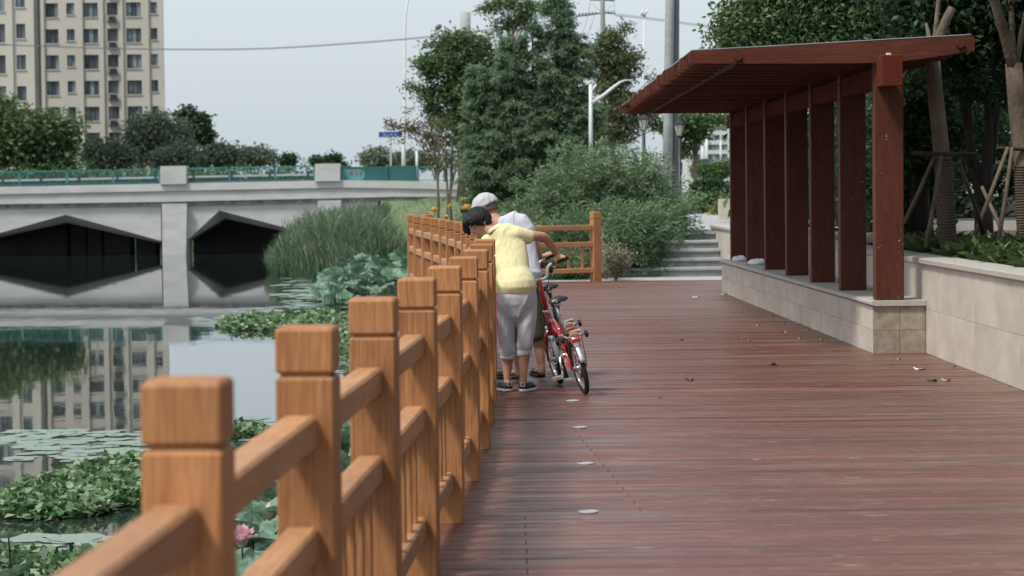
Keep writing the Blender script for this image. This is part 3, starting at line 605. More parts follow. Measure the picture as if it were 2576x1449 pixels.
def lantern(px, py, Y, lb):
    k = Y/F; t = P(px, py, Y); base = Vector((t.x, t.y, .4)); r_ = empty('lantern_lamp', base, label=lb, cat='lantern', group='black post lanterns by the path')
    h = t.z-.4
    MB().tube([(0,0,0),(0,0,.3),(0,0,.34),(0,0,h-43*k-.02)], [.075,.07,.045,.04], 10).build('post', M['black'], r_, True)
    q = lambda z, r: [(r*math.cos(a), r*math.sin(a), z) for a in np.arange(6)*math.pi/3]
    MB().rings([q(h-40*k,6*k), q(h-14*k,13*k)]).build('glass', M['lantern'], r_)
    MB().rings([q(h-14*k+.003,15.5*k), q(h-9*k,14*k), q(h-3*k,7*k), q(h-1*k,3*k), q(h,2*k)]).build('roof', M['black'], r_)
    MB().rings([q(h-44*k,4*k), q(h-40*k-.003,7.5*k)]).build('collar', M['black'], r_)
    f = MB()
    for a in np.arange(6)*math.pi/3: f.tube([(6.3*k*math.cos(a),6.3*k*math.sin(a),h-40*k),(13.3*k*math.cos(a),13.3*k*math.sin(a),h-14*k)], .8*k, 4)
    f.build('glazing_bars', M['black'], r_)
lantern(1619, 288, 58, 'black post lantern under the left tip of the pergola roof'); lantern(1709, 301, 58, 'black post lantern just right of the thick grey pole')
# ------------------------------------------------------------------ apartment buildings
def apartment(name, lb, Y, x_px, cols, ztop0, fh, kmin, kmax, zbase, mats=('facade','frame','glass'), depth=14, seed=1, inset=.22, slab=None, sills=True):
    rnd = random.Random(seed); X = lambda px: P(px, 150, Y).x
    org = Vector((X(x_px[0]), Y, zbase)); root = empty(name, org, label=lb, cat='building')
    ztop = ztop0-kmin*fh+1.6; W = MB(); e = x_px[0]; d = .45
    def bx(a, b_, z0, z1, y0=0, y1=d): W.box(X(a)-org.x, X(b_)-org.x, y0, y1, z0-org.z, z1-org.z)
    for c in cols:
        bx(e, c[0], zbase, ztop); e = c[1]; prev = ztop
        for k in range(kmin, kmax+1):
            zt = ztop0-k*fh; zb = zt-c[3]; bx(c[0], c[1], zt, prev); prev = zb
        bx(c[0], c[1], zbase, prev)
    bx(e, x_px[1], zbase, ztop); 
    for c in (slab or []): bx(c[0], c[1], zbase, ztop, -.28, 0)
    W.build('wall', M[mats[0]], root)
    MB().add([(X(x_px[0])-org.x+e_,y_,z_) if s_ == 0 else (X(x_px[1])-org.x-e_,y_,z_) for z_ in (0, ztop-org.z) for (s_,y_,e_) in ((0,d+.25,0),(1,d+.25,.12),(1,depth,3.0),(0,depth,0))], [(0,3,2,1),(4,5,6,7),(0,1,5,4),(1,2,6,5),(2,3,7,6),(3,0,4,7)]).build('rear_block', M[mats[0]], root)
    MB().box(X(x_px[0])-org.x-.3, X(x_px[1])-org.x+.1, -.3, 1, ztop-org.z, ztop-org.z+.6).build('roof', M[mats[0]], root)
    for c in cols:
        w_ = X(c[1])-X(c[0]); h = c[3]; typ = c[2]; t = .07
        fm = MB(); fm.box(0,w_,0,.08,0,t).box(0,w_,0,.08,h-t,h).box(0,t,0,.08,t,h-t).box(w_-t,w_,0,.08,t,h-t)
        nm = 1 if w_ < 1.3 else 2
        for q in range(nm): xx = w_*(q+1)/(nm+1); fm.box(xx-t/2,xx+t/2,0,.08,t,h-t)
        if typ == 'w': fm.box(t,w_/3-t/2,0,.07,h*.22,h*.22+t*.8)
        fme = fm.mesh('window', M[mats[1]])
        panes = []
        for q in range(nm+1): a, b_ = w_*q/(nm+1), w_*(q+1)/(nm+1); panes.append(MB().box(a, b_, .085, .11, 0, h))
        pme = [[p.mesh('pane', M[g]) for g in (mats[2], 'glass_b')] for p in panes]
        sill = MB().box(-.1, w_+.1, -.12-inset, 0, -.12, -.02).mesh('sill', M[mats[0]]); rl = MB().box(.02, w_-.02, -.5-inset, -.03-inset, 0, .1)
        if typ == 'b':
            for q in range(9): x = .06+q*(w_-.14)/8; rl.box(x,x+.05,-.48-inset,-.44-inset,.1,.95)
            rl.box(.02,w_-.02,-.5-inset,-.42-inset,.95,1.0); rl.box(.3,w_-.3,-.4-inset,-.1-inset,.1,.75)
        rlm = rl.mesh('balcony_rail', M['frame'])
        for k in range(kmin, kmax+1):
            zb = ztop0-k*fh-h
            fo = link_obj('window', fme, root, (X(c[0])-org.x, inset, zb-org.z))
            cur = rnd.random()
            for q, pv in enumerate(pme): link_obj('pane', pv[1 if (rnd.random() < .45 if typ != 'b' else rnd.random() < .2) else 0], fo)
            if typ == 'b': link_obj('balcony_rail', rlm, fo, (0, .0, -.95))
            elif sills: link_obj('sill', sill, fo)
    return root
apartment('apartment_block', 'tall beige apartment block with rows of dark windows beyond the bridge, ending against the sky', 330, (96,412),
  [(116,148,'w',1.92),(169,189,'s',1.55),(211,248,'w',1.92),(271,298,'b',1.7),(319,356,'w',1.92),(380,397,'s',1.55)], 28.05, 3.528, -8, 7, 1.0, seed=4, slab=[(104,113),(206,210),(251,262),(305,311),(369,376)])
apartment('apartment_block', 'beige apartment tower at the left edge with slightly larger windows than its neighbour', 284, (-420,86),
  [(-380,-340,'w',2.15),(-300,-277,'s',1.7),(-240,-200,'w',2.15),(-160,-137,'s',1.7),(-100,-62,'w',2.15),(-28,14,'w',2.15),(42,65,'s',1.7)], 22.0, 3.64, -9, 5, 1.0, seed=9, slab=[(20,34)])
gx = P(91, 200, 329); MB().box(gx.x-.6, gx.x+.3, gx.y+.5, gx.y+2, 1, 52).build('recess_shade', M['facade_d'], None, label='dark upright block coloured as the shaded gap between the two beige apartment blocks', cat='building')
wb = apartment('white_apartment', 'distant white apartment building seen under the pergola roof', 700, (1726,1900),
  [(1737,1748,'s',1.5),(1752,1760,'s',1.5),(1777,1809,'w',1.6),(1814,1828,'s',1.6),(1850,1880,'w',1.6)], 20.4, 2.75, -2, 5, 1.0, mats=('white_bld','frame','glass'), seed=5, sills=False)
# street things seen far off below the pergola roof
for (x, y0, y1, r, lb) in ((1767,366,446,2.6,'shorter thin white post left of the pair under the pergola roof'),(1778,338,446,3.6,'thicker white post with lamp under the pergola roof'),(1813,352,442,2.4,'white post furthest right beside the pergola')):
    q = empty('traffic_post', P(x, y1, 150), label=lb, cat='post'); tubepx([(x,y1+6),(x,y0)], 150, r, 'white_metal', 'pole', q, Vector(q.location), 8)
    if x == 1778: tubepx([(1778,342),(1788,344),(1797,352)], 150, [2,4.5,1.5], 'white_metal', 'lamp_head', q, Vector(q.location), 8)
    if x == 1813: tubepx([(1804,352),(1813,360),(1822,352)], 150, [1,1.6,1], 'white_metal', 'twin_arm', q, Vector(q.location), 6)
    if x == 1767: poly([(1753,410),(1780,410),(1786,405),(1780,400),(1753,400)], 149.7, .1, Vector(q.location)).build('arrow_sign', M['blue_sign'], q)
sl = empty('traffic_light', P(1711, 470, 110), label='traffic light showing green among the bamboo beside the grey pole', cat='traffic light'); L0 = Vector(sl.location)
tubepx([(1713,480),(1713,436)], 110, 1.6, 'grey_metal', 'post', sl, L0); poly([(1706,438),(1717,438),(1717,408),(1706,408)], 110, .15, L0).build('housing', M['black'], sl)
gm = bpy.data.materials.new('lit_green_signal'); gm.use_nodes = True; gb = gm.node_tree.nodes['Principled BSDF']; gb.inputs['Base Color'].default_value = (.1,.6,.4,1); gb.inputs['Emission Color'].default_value = (.25,.95,.7,1); gb.inputs['Emission Strength'].default_value = 1.0
p = P(1711.5, 430, 109.9)-L0; MB().tube([p, p+Vector((0,.05,0))], .07, 12).build('green_lens', gm, sl)
gf = empty('metal_fence', P(1820, 485, 100), label='black metal fence past the end of the path', cat='fence'); L0 = Vector(gf.location)
b = MB(); b1 = MB()
for k in range(14): x = 1803+k*7; poly([(x,486),(x+2,486),(x+2,458),(x,458)], 100, .05, L0, b)
b.build('bars', M['black'], gf); poly([(1801,461),(1901,461),(1901,457),(1801,457)], 100, .06, L0, b1); poly([(1801,484),(1901,484),(1901,481),(1801,481)], 100, .06, L0, b1); b1.build('rail', M['black'], gf)
poly([(1799,488),(1804,488),(1804,447),(1799,447)], 100, .1, L0).build('fence_post', M['black'], gf)
# ------------------------------------------------------------------ vegetation
def leaves(name, pos, size, mat, parent=None, width=.45, droop=0.0, dirs=None, up=.5, rnd=None, inv=(0,0,0), jitter=.35, fold=.18, **k):
    pos = np.asarray(pos, float)-np.array(inv); N = len(pos)
    if dirs is None:
        d = rng.normal(size=(N,3)); d[:,2] = d[:,2]*.6-droop
    else: d = np.asarray(dirs)+rng.normal(size=(N,3))*jitter
    d /= np.linalg.norm(d, axis=1, keepdims=True)+1e-9
    nr = rng.normal(size=(N,3)); nr[:,2] += up*2; s = np.cross(d, nr); s /= np.linalg.norm(s, axis=1, keepdims=True)+1e-9; n_ = np.cross(s, d)
    L = (size*rng.uniform(.65, 1.25, N))[:,None]; W = L*width
    a = pos; b = pos+d*L*.5+s*W*.5+n_*L*fold*.3; c = pos+d*L-n_*L*fold; e = pos+d*L*.5-s*W*.5+n_*L*fold*.3
    V = np.stack([a,b,c,e], 1).reshape(-1,3); me = bpy.data.meshes.new(name)
    me.vertices.add(4*N); me.vertices.foreach_set('co', V.ravel()); me.loops.add(4*N); me.loops.foreach_set('vertex_index', np.arange(4*N))
    me.polygons.add(N); me.polygons.foreach_set('loop_start', np.arange(0,4*N,4)); me.polygons.foreach_set('loop_total', np.full(N,4))
    at = me.attributes.new('rnd', 'FLOAT', 'FACE'); r = rng.uniform(0,1,N) if rnd is None else np.clip(rnd, 0, 1); at.data.foreach_set('value', r.astype(np.float32))
    me.materials.append(mat); me.update(calc_edges=True); return link_obj(name, me, parent, **k)
def clusters(blobs, seed=None):
    C = []
    for (c, r, n) in blobs:
        u = rng.normal(size=(n,3)); u /= np.linalg.norm(u, axis=1, keepdims=True); rad = rng.uniform(0,1,n)**(1/2.6)
        C.append(np.array(c)+u*rad[:,None]*np.array(r))
    return np.concatenate(C)
def crown_pts(C, cr, per, flat=.62):
    N = len(C); o = rng.normal(size=(N,per,3))*.5; sc = cr*rng.uniform(.6,1.35,N); o *= sc[:,None,None]; o[...,2] *= flat
    tint = np.repeat(rng.uniform(-.28,.28,N), per); return (C[:,None,:]+o).reshape(-1,3), tint
def branch(mb, a, b, r0, r1, bend=.15, n=6):
    a, b = Vector(a), Vector(b); L = (b-a).length; off = Vector(rng.normal(size=3))*L*bend; pts = []; 
    for i in range(n+1):
        t = i/n; pts.append(a.lerp(b, t)+off*(t*(1-t)*1.6)+Vector((0,0,L*.06*math.sin(t*math.pi))))
    mb.tube(pts, [r0+(r1-r0)*i/n for i in range(n+1)], 6); return pts
def tree(name, lb, base, trunk_top, r0, blobs, cr, per, size, mat, bark='bark', limbs=10, airy=1.0, cat='tree', group=None, width=.5, droop=.1, twigs=True, up=.5, kindless=True, trunk=True):
    base = Vector(base); root = empty(name, base, label=lb, cat=cat, group=group)
    C = clusters([(c_, r_, max(2, int(n_*airy))) for c_, r_, n_ in blobs]); top = Vector(trunk_top); cr = cr*(1 if airy == 1 else .92); per = int(per*(1 if airy == 1 else 1.15))
    if trunk:
        b = MB(); lean = Vector((rng.uniform(-.04,.04)*(top-base).length, 0, 0))
        pts = [base-base, (top-base)*.35+lean, (top-base)*.7+lean*.5, top-base]; b.tube(pts, [r0*1.25, r0, r0*.8, r0*.5], 10)
        idx = rng.choice(len(C), min(limbs, len(C)), replace=False)
        for i in idx:
            t = rng.uniform(.55, 1.0); st = (top-base)*t; branch(b, st, Vector(C[i])-base, r0*.42*(1.3-t*.5), r0*.07)
        b.build('trunk', M[bark], root, True)
    pos, tint = crown_pts(C, cr, per); zz = pos[:,2]
    leaves('crown', pos, size, mat, root, width=width, droop=droop, rnd=.5+tint+rng.normal(size=len(pos))*.2, inv=tuple(base), up=up)
    return root
def gz(x, y): return float(terrain_h(np.array([x], float), np.array([y], float))[0])
def pb(cx, cy, rx, ry, Y, n, dy=None, yo=0):
    "ellipsoid blob measured in the photo at distance Y"
    k = Y/F; c = P(cx, cy, Y); return ((c.x, c.y+yo, c.z), (rx*k, (dy if dy is not None else (rx+ry)/2*k), ry*k), n)
# left bank trees beyond the bridge
def bgtree(cx, cy, rx, ry, Y, n, lb, mat='lf_mid', extra=(), size=.35, cr=.8, per=26, base_y=470, group='trees beyond the bridge', r0=.14, name='tree', cat='tree'):
    b = P(cx, base_y, Y); b.z = max(gz(b.x, Y), 0) if b.z < 6 else b.z; blobs = [pb(cx, cy, rx, ry, Y, n)]+[pb(*e[:4], Y+(e[5] if len(e) > 5 else 0), e[4]) for e in extra]
    t = P(cx, cy-ry*.4, Y); return tree(name, lb, b, t, r0, blobs, cr, per, size, M[mat], limbs=12, airy=.72, cat=cat, group=group)
bgtree(70, 360, 118, 85, 182, 330, 'big dark green tree at the left edge in front of the beige towers', 'lf_mid', extra=[(-10,300,60,70,120),(150,330,45,50,80),(120,410,80,50,110),(-60,380,80,80,100)], size=.42, cr=1.1)
bgtree(395, 345, 80, 60, 316, 210, 'broad olive tree hiding the foot of the beige block', 'lf_far', extra=[(360,320,30,30,30),(420,380,80,50,90)], size=.72, cr=1.55)
bgtree(488, 320, 38, 42, 324, 85, 'darker open-crowned tree rising above the others against the sky', 'lf_dark', extra=[(470,290,20,20,22),(515,350,22,30,24)], size=.75, cr=1.08, per=22)
bgtree(275, 395, 62, 42, 306, 150, 'low light green willow-like bush between the two big trees', 'lf_far', extra=[(240,380,28,26,26)], size=.66, cr=1.24)
bgtree(455, 400, 70, 36, 306, 130, 'low olive bush behind the bridge railing left of its first block', 'lf_far', size=.66, cr=1.24)
bgtree(560, 395, 52, 30, 308, 100, 'rounded olive bush behind the railing right of the first parapet block', 'lf_far', extra=[(545,380,20,18,20)], size=.66, cr=1.08)
bgtree(640, 398, 58, 24, 310, 100, 'flat topped bush behind the middle of the bridge railing', 'lf_far', extra=[(655,385,26,14,22),(615,388,18,14,16)], size=.62, cr=0.93)
bgtree(720, 402, 24, 17, 200, 34, 'small dark tree alone behind the railing before the second block', 'lf_dark', size=.36, cr=.6, per=22)
bgtree(805, 402, 22, 14, 215, 20, 'small tree peeping over the left of the second parapet block', 'lf_dark', extra=[(782,410,12,8,8)], size=.36, cr=.5, per=20)
bgtree(838, 400, 24, 16, 215, 30, 'small dark tree above the right of the second parapet block', 'lf_dark', extra=[(862,412,12,8,8)], size=.36, cr=.5, per=22)
bgtree(948, 402, 42, 26, 310, 120, 'distant clipped rounded hedge tree left of the tall street lamp', 'lf_far', size=.5, cr=.9, per=24)
bgtree(1035, 405, 50, 26, 315, 120, 'distant clipped rounded hedge tree right of the tall street lamp', 'lf_far', size=.5, cr=.9, per=24)
h_ = [pb(x, 455, 90, 22, 176, 60) for x in range(-500, 1000, 110)]; pos, tint = crown_pts(clusters(h_), .9, 24)
leaves('hedge', pos, .35, M['lf_mid'], None, rnd=.4+tint+rng.normal(size=len(pos))*.2, label='long low dark hedge showing through the bridge railing', cat='hedge')
# far bank seen under the bridge and far tree line
bk = [((x, 184, -1.2), (6, 2, 1.8), 60) for x in range(-70, 0, 9)]; pos, tint = crown_pts(clusters(bk), .8, 20)
leaves('far_bank_growth', pos, .3, M['lf_olive'], None, rnd=.6+tint+rng.normal(size=len(pos))*.2, kind='stuff')
fb = [((x, 470+rng.uniform(-25,25), 5), (22, 8, 6+rng.uniform(-1,3)), 26) for x in range(60, 330, 26)]; pos, tint = crown_pts(clusters(fb), 4, 40)
leaves('far_woods', pos, 1.6, M['lf_olive'], None, rnd=.4+tint+rng.normal(size=len(pos))*.2, kind='stuff')
# dark broad tree on the left of the centre group, Y=100
T = 100; b = P(1168, 498, T); b.z = gz(b.x, T)
rt = tree('broadleaf_tree', 'dark layered broadleaf tree with propped trunk left of the feathery tree', b, P(1150, 230, T), .13,
  [pb(1140,105,66,30,T,70), pb(1120,165,78,45,T,130), pb(1215,170,45,50,T,70), pb(1200,260,50,60,T,70), pb(1165,230,70,50,T,110), pb(1090,250,45,35,T,45), pb(1210,120,40,28,T,30), pb(1130,300,50,22,T,40), pb(1160,350,45,26,T,35), pb(1075,170,25,25,T,14), pb(1045,210,22,16,T,8)], .50, 34, .20, M['lf_mid'], limbs=34, airy=.58, width=.42)
for x0, y0, x1, y1 in ((1150,405,1128,505),(1160,410,1150,508),(1175,395,1195,505),(1180,420,1210,510)):
    a_, c_ = P(x0,y0,T-.5)-b, P(x1,y1,T-.8)-b; MB().tube([a_, c_], .05, 6).build('support_pole', M['prop'], rt)
for i, (x, top, lb) in enumerate(((1103,330,'leftmost slender sapling on the lawn with a bare pale stem'),(1120,340,'second slender sapling from the left on the lawn'),(1137,350,'third slender sapling close to the propped tree'))):
    b = P(x, 508, 96); b.z = gz(b.x, 96); blobs = [pb(x+4, 400, 18, 36, 96, 16), pb(x-2, 316, 14, 22, 96, 8)]
    tree('sapling', lb, b, P(x, top, 96), .05, blobs, .35, 14, .13, M['lf_olive'], limbs=8, group='saplings on the lawn')
b = P(1098, 505, 98); b.z = gz(b.x, 98)
tree('autumn_tree', 'small tree with reddish olive leaves reaching left in front of the tall lamp', b, P(1090, 330, 98), .05,
  [pb(1035,325,42,22,98,34), pb(1000,312,26,14,98,14), pb(1075,350,40,24,98,34), pb(1090,305,26,22,98,16), pb(1020,275,14,12,98,5), pb(1010,350,14,12,98,4), pb(1095,390,26,28,98,20)], .34, 18, .16, M['lf_brown'], limbs=26, airy=.55, width=.42)
T = 112; b = P(1285, 480, T); b.z = gz(b.x, T)
tree('slender_tree', 'tall thin tree whose layered dark top shows above the feathery tree', b, P(1290, 60, T), .12,
  [pb(1240,22,38,12,T,26), pb(1290,10,50,18,T,46), pb(1340,22,32,14,T,22), pb(1275,60,36,14,T,22), pb(1310,40,45,20,T,30), pb(1255,75,14,14,T,6), pb(1345,70,30,20,T,16)], .42, 26, .2, M['lf_mid'], limbs=28, airy=.6, width=.4)
# tree right of the feathery tree, Y=88
T = 88; b = P(1545, 470, T); b.z = .6
tree('round_tree', 'olive green tree with open branches between the feathery tree and the grey pole', b, P(1535, 230, T), .12,
  [pb(1535,110,40,36,T,60), pb(1560,155,48,36,T,80), pb(1535,210,50,36,T,70), pb(1590,160,26,22,T,20), pb(1560,265,60,36,T,80), pb(1620,290,48,30,T,50), pb(1505,150,30,40,T,40), pb(1550,330,70,36,T,80), pb(1660,320,30,24,T,22), pb(1655,240,16,14,T,6), pb(1640,200,14,10,T,4), pb(1570,75,14,20,T,8)], .36, 28, .15, M['lf_olive'], limbs=44, airy=.72, width=.45)
# far right trees under the pergola roof
T = 92; b = P(1750, 475, T); b.z = .78
tree('street_tree', 'thin trunked tree drooping in front of the white building', b, P(1750, 330, T), .07, [pb(1740,310,44,20,T,40), pb(1752,338,24,14,T,18), pb(1805,298,30,8,T,12), pb(1712,318,30,24,T,26), pb(1722,375,16,24,T,12)], .36, 26, .2, M['lf_mid'], limbs=14)
for i, (x, y, rx, ry, Y, m_, lb) in enumerate(((1800,425,60,26,130,'lf_mid','hazy green bush in front of the white building'),(1790,476,46,20,84,'lf_dark','low dark bush before the black metal fence'),(1828,536,26,20,76,'lf_yellow','yellow-green shrub beside the end of the path'),(1790,510,40,20,80,'lf_mid','dull green shrub behind the yellow-green one'))):
    tree('shrub', lb, (P(x,y+ry,Y).x, Y, .6), P(x,y,Y), .04, [pb(x,y,rx,ry,Y,int(rx*ry/14)+18)], .35, 26, .16, M[m_], limbs=4, cat='shrub')
p = P(1786, 542, 78); b = MB(); b.ell((0,0,.1), (.28,.2,.22), 10, 7); b.v = [(x*(1+.2*math.sin(7*z+3*y)), y, z*(1+.15*math.sin(9*x))) for x, y, z in b.v]
b.build('rock', M['coping'], None, True, loc=(p.x,p.y,p.z-.2), label='pale rock at the edge of the path by the yellow-green shrub', cat='rock')
# feathery conifer
def feathery(name, lb, Y, cols):
    base = P(cols[0][0], 520, Y); base.z = gz(base.x, Y); root = empty(name, base, label=lb, cat='tree'); tb = MB(); PP = []; DD = []; RR = []
    for (cx, top, bot, wt, wm, n) in cols:
        k = Y/F; topP, botP = P(cx, top, Y), P(cx, bot, Y); tb.tube([Vector((botP.x,Y,base.z))-base, botP.lerp(topP,.5)-base, topP-base], [.11,.07,.012], 8)
        for i in range(n):
            t = (i+rng.uniform(0,1))/n; z = botP.z+(topP.z-botP.z)*t; x = botP.x+(topP.x-botP.x)*t; wid = (wm*(1-t)**.55+wt)*k*rng.choice([.5,.8,1.0,1.25])*rng.uniform(.8,1.1)
            az = rng.uniform(0, 2*math.pi); rise = rng.uniform(.2,1.1)*wid; tint = rng.uniform(-.22,.22); ca, sa = math.cos(az), math.sin(az)
            def at(s): return np.array([x+ca*wid*s, Y+sa*wid*s, z+rise*s-.45*wid*s*s])
            tb.tube([Vector(at(q))-base for q in (0,.35,.7,1)], [.022,.014,.008,.003], 4)
            for q in range(15):
                s = rng.uniform(.18, 1.0); c = at(s); L = (.42-.22*s)*rng.uniform(.6,1.2); sg = rng.choice([-1,1]); dv = np.array([ca*.75-sa*sg*.8, sa*.75+ca*sg*.8, rng.uniform(-.2,.7)]); dv /= np.linalg.norm(dv); m = 15
                u = rng.uniform(0,1,m)[:,None]; pp = c+dv*L*u+np.array([[0,0,-.16]])*L*u*u*2+rng.normal(size=(m,3))*np.array([.030,.030,.018]); PP.append(pp)
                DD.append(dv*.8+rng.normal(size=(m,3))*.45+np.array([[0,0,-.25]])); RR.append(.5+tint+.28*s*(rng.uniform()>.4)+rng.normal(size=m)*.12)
    PP = np.concatenate(PP); DD = np.concatenate(DD); RR = np.concatenate(RR); tb.build('trunk', M['bark_d'], root)
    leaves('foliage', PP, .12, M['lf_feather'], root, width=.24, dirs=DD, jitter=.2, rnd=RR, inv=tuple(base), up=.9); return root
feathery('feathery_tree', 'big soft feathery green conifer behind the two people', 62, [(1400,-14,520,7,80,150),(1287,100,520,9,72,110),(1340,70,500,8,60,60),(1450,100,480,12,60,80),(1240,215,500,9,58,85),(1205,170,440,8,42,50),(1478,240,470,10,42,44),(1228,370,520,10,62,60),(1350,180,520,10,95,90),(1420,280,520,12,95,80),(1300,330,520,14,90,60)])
# bamboo thicket at the end of the deck
def bamboo(name, lb, clumps, seed, size=.17):
    base = Vector((clumps[0][0], clumps[0][1], 0)); root = empty(name, base, label=lb, cat='bamboo'); st = MB(); PP = []; DD = []; RR = []
    for (x, y, h, sp, n) in clumps:
        for i in range(n):
            a = rng.uniform(0, 2*math.pi); r = rng.uniform(.1, 1)*sp; hh = h*rng.uniform(.72, 1.05)*(1-.25*(r/sp)**2); x0, y0 = x+rng.normal()*.25, y+rng.normal()*.25; g0 = max(gz(x0, y0), -.3)
            pts = []
            for t in np.linspace(0, 1, 9): pts.append(np.array([x0+math.cos(a)*r*t**1.7, y0+math.sin(a)*r*t**1.7, g0+(hh-g0)*(t-.16*t**3)]))
            st.tube([tuple(p-np.array(base)) for p in pts[::2]], [.012,.010,.008,.005,.002], 4)
            pts = np.array(pts); 
            for q in range(34):
                t = rng.uniform(.12, 1.0); j = min(int(t*8), 7); f = t*8-j; c = pts[j]*(1-f)+pts[j+1]*f; az = rng.uniform(0, 6.28); L = rng.uniform(.08, .36)*(1.15-.5*t); c2 = c+np.array([math.cos(az)*L, math.sin(az)*L, rng.uniform(-.10,.14)]); tint = rng.uniform(-.25,.25)+.12*(t-.5)
                m = 7; PP.append(c2+rng.normal(size=(m,3))*.035); dd = np.array([[math.cos(az), math.sin(az), -.1+.5*(t>.85)]])+rng.normal(size=(m,3))*.5; DD.append(dd); RR.append(.44+tint+.34*(t > .72)*(rng.uniform() > .3)+rng.normal(size=m)*.14)  # upper leaves made paler: tip highlights put into the leaf colour
    st.build('stems', M['lf_yellow'] if False else M['bark'], root); leaves('foliage', np.concatenate(PP), size, M['lf_bamboo'], root, width=.17, dirs=np.concatenate(DD), jitter=.2, rnd=np.concatenate(RR), inv=tuple(base), up=.4, fold=.12)
    return root
bamboo('bamboo_thicket', 'dense leafy bamboo thicket beside the steps at the end of the deck', [(1.0,46,2.45,.9,46),(1.7,46.3,2.95,.9,60),(2.3,46.5,2.75,.75,56),(.5,46,1.95,.7,32),(2.15,45.0,1.6,.75,44),(1.65,45,1.7,.8,40),(2.65,46.2,1.7,.55,34),(1.0,44.8,1.5,.7,30),(2.0,47.2,3.1,.7,40),(2.5,47.2,2.7,.5,26),(.2,45.6,1.4,.6,18),(1.95,44.3,1.25,.5,34),(2.2,44.8,1.6,.5,34),(1.3,46.5,3.0,.6,30)], 3, .135)
bamboo('bamboo_thicket', 'darker bamboo growth lower down behind the short end railing', [(-.5,45,1.0,.6,12),(.1,44.2,.85,.5,14),(.6,43.6,.7,.5,14),(1.1,43.4,.75,.5,14)], 4, .13)
# variegated shrub by the end post
def spiky(name, lb, base, h, sp, n, mat, size, cat='shrub', per=44, wd=.45):
    root = empty(name, base, label=lb, cat=cat); st = MB(); PP = []; DD = []; RR = []
    for i in range(n):
        a = rng.uniform(0, 6.28); r = sp*rng.uniform(0,1)**.6; hh = h*rng.uniform(.45,1.0)*(1-.4*(r/sp)); tip = np.array([math.cos(a)*r, math.sin(a)*r*.8, hh]); st.tube([(0,0,0), tuple(tip*.55+np.array([0,0,hh*.05])), tuple(tip)], [.012,.008,.003], 4)
        t = rng.uniform(.3, 1, per)[:,None]; p = tip*t*np.array([[1,1,1]])+rng.normal(size=(per,3))*.045; d = np.concatenate([rng.normal(size=(per,2)), rng.uniform(.1,1,(per,1))], 1); PP.append(p); DD.append(d); RR.append(.5+.25*(t[:,0]-.5)+rng.normal(size=per)*.22)
    st.build('stems', M['bark'], root); leaves('foliage', np.concatenate(PP)+np.array(base), size, M[mat], root, width=wd, dirs=np.concatenate(DD), rnd=np.concatenate(RR), inv=tuple(base)); return root
spiky('variegated_shrub', 'pale variegated shrub just right of the end railing post', Vector((1.82,42.35,0)), .85, .36, 34, 'lf_pale', .055)
spiky('variegated_shrub', 'taller thin grey-green sprigs rising behind the pale shrub', Vector((1.68,42.9,0)), 1.15, .3, 16, 'lf_pale', .05)
# flowers behind the railings
def flower(px, py, Y, s, lb, mat='yellow_petal'):
    c = P(px, py, Y); g0 = gz(c.x, Y); g0 = g0 if g0 < c.z-.1 else c.z-.8; root = empty('flower', (c.x, Y, g0), label=lb, cat='flower', group='yellow flowers behind the railing'); h = c.z-g0
    MB().tube([(0,0,0),(.02,0,h*.5),(0,0,h)], .008, 5).build('stem', M['lf_mid'], root); n = 26; d = rng.normal(size=(n,3)); d[:,2] = abs(d[:,2])*.7; d[:,1] -= .3
    leaves('petals', np.tile([0,0,h], (n,1))+rng.normal(size=(n,3))*s*.15, s, M[mat], root, width=.8, dirs=d, jitter=.2)
    n = 16; t = rng.uniform(.1,.85,n); leaves('leaves', np.stack([rng.normal(size=n)*.02, rng.normal(size=n)*.02, t*h], 1), .22, M['lf_mid'], root, width=.25)
for px, py, Y, s, lb in ((1092.6,531,52,.085,'large yellow bloom above the far left of the curved railing'),(1076,539,52,.07,'yellow bloom lower left above the curved railing'),(1132,521,54,.07,'yellow bloom highest above the curved railing'),(1120,546,50,.06,'small yellow bloom close over the post caps'),(1175,524,50,.11,'yellow bloom just left of the cap wearer'),(1338,547,46,.085,'left yellow bloom to the right of the man in white'),(1368,556,45.5,.10,'right yellow bloom over the short end railing'),(1166,503,56,.07,'orange-yellow bloom above the cap level')): flower(px, py, Y, s, lb)
cb = [((x, y, gz(x, y)+.45), (.55,.4,.45), 26) for x, y in ((-1.9,49),(-1.3,48),(-.8,49.5),(-.3,47),(.2,47.5),(-1.6,51),(-.9,52))]; pos, tint = crown_pts(clusters(cb), .2, 22)
leaves('flower_bed_foliage', pos, .17, M['lf_mid'], None, width=.28, rnd=.6+tint+rng.normal(size=len(pos))*.2, up=0, kind='stuff')
ob_ = [((.05+i*.17, 43.0+rng.uniform(0,.6), .62+rng.uniform(-.25,.3)), (.06,.05,.06), 1) for i in range(9)]; pos, tint = crown_pts(clusters(ob_), .08, 8)
om = leafmat('orange_petals', [(.5,.14,.04),(.65,.25,.08)], .3); leaves('orange_blossom', pos, .05, om, None, width=.7, label='small orange blossoms scattered behind the short end railing', cat='flower')
# grass on the lawn
n = 34000; gx_ = rng.uniform(-11, 2, n); gy_ = rng.uniform(44, 112, n); gzv = terrain_h(gx_, gy_); ok = gzv > -1.6
pos = np.stack([gx_, gy_, gzv], 1)[ok]; dd = np.concatenate([rng.normal(size=(len(pos),2))*.4, np.ones((len(pos),1))], 1)
leaves('lawn_grass', pos, .16, M['lf_olive'], None, width=.12, dirs=dd, up=0, kind='stuff')
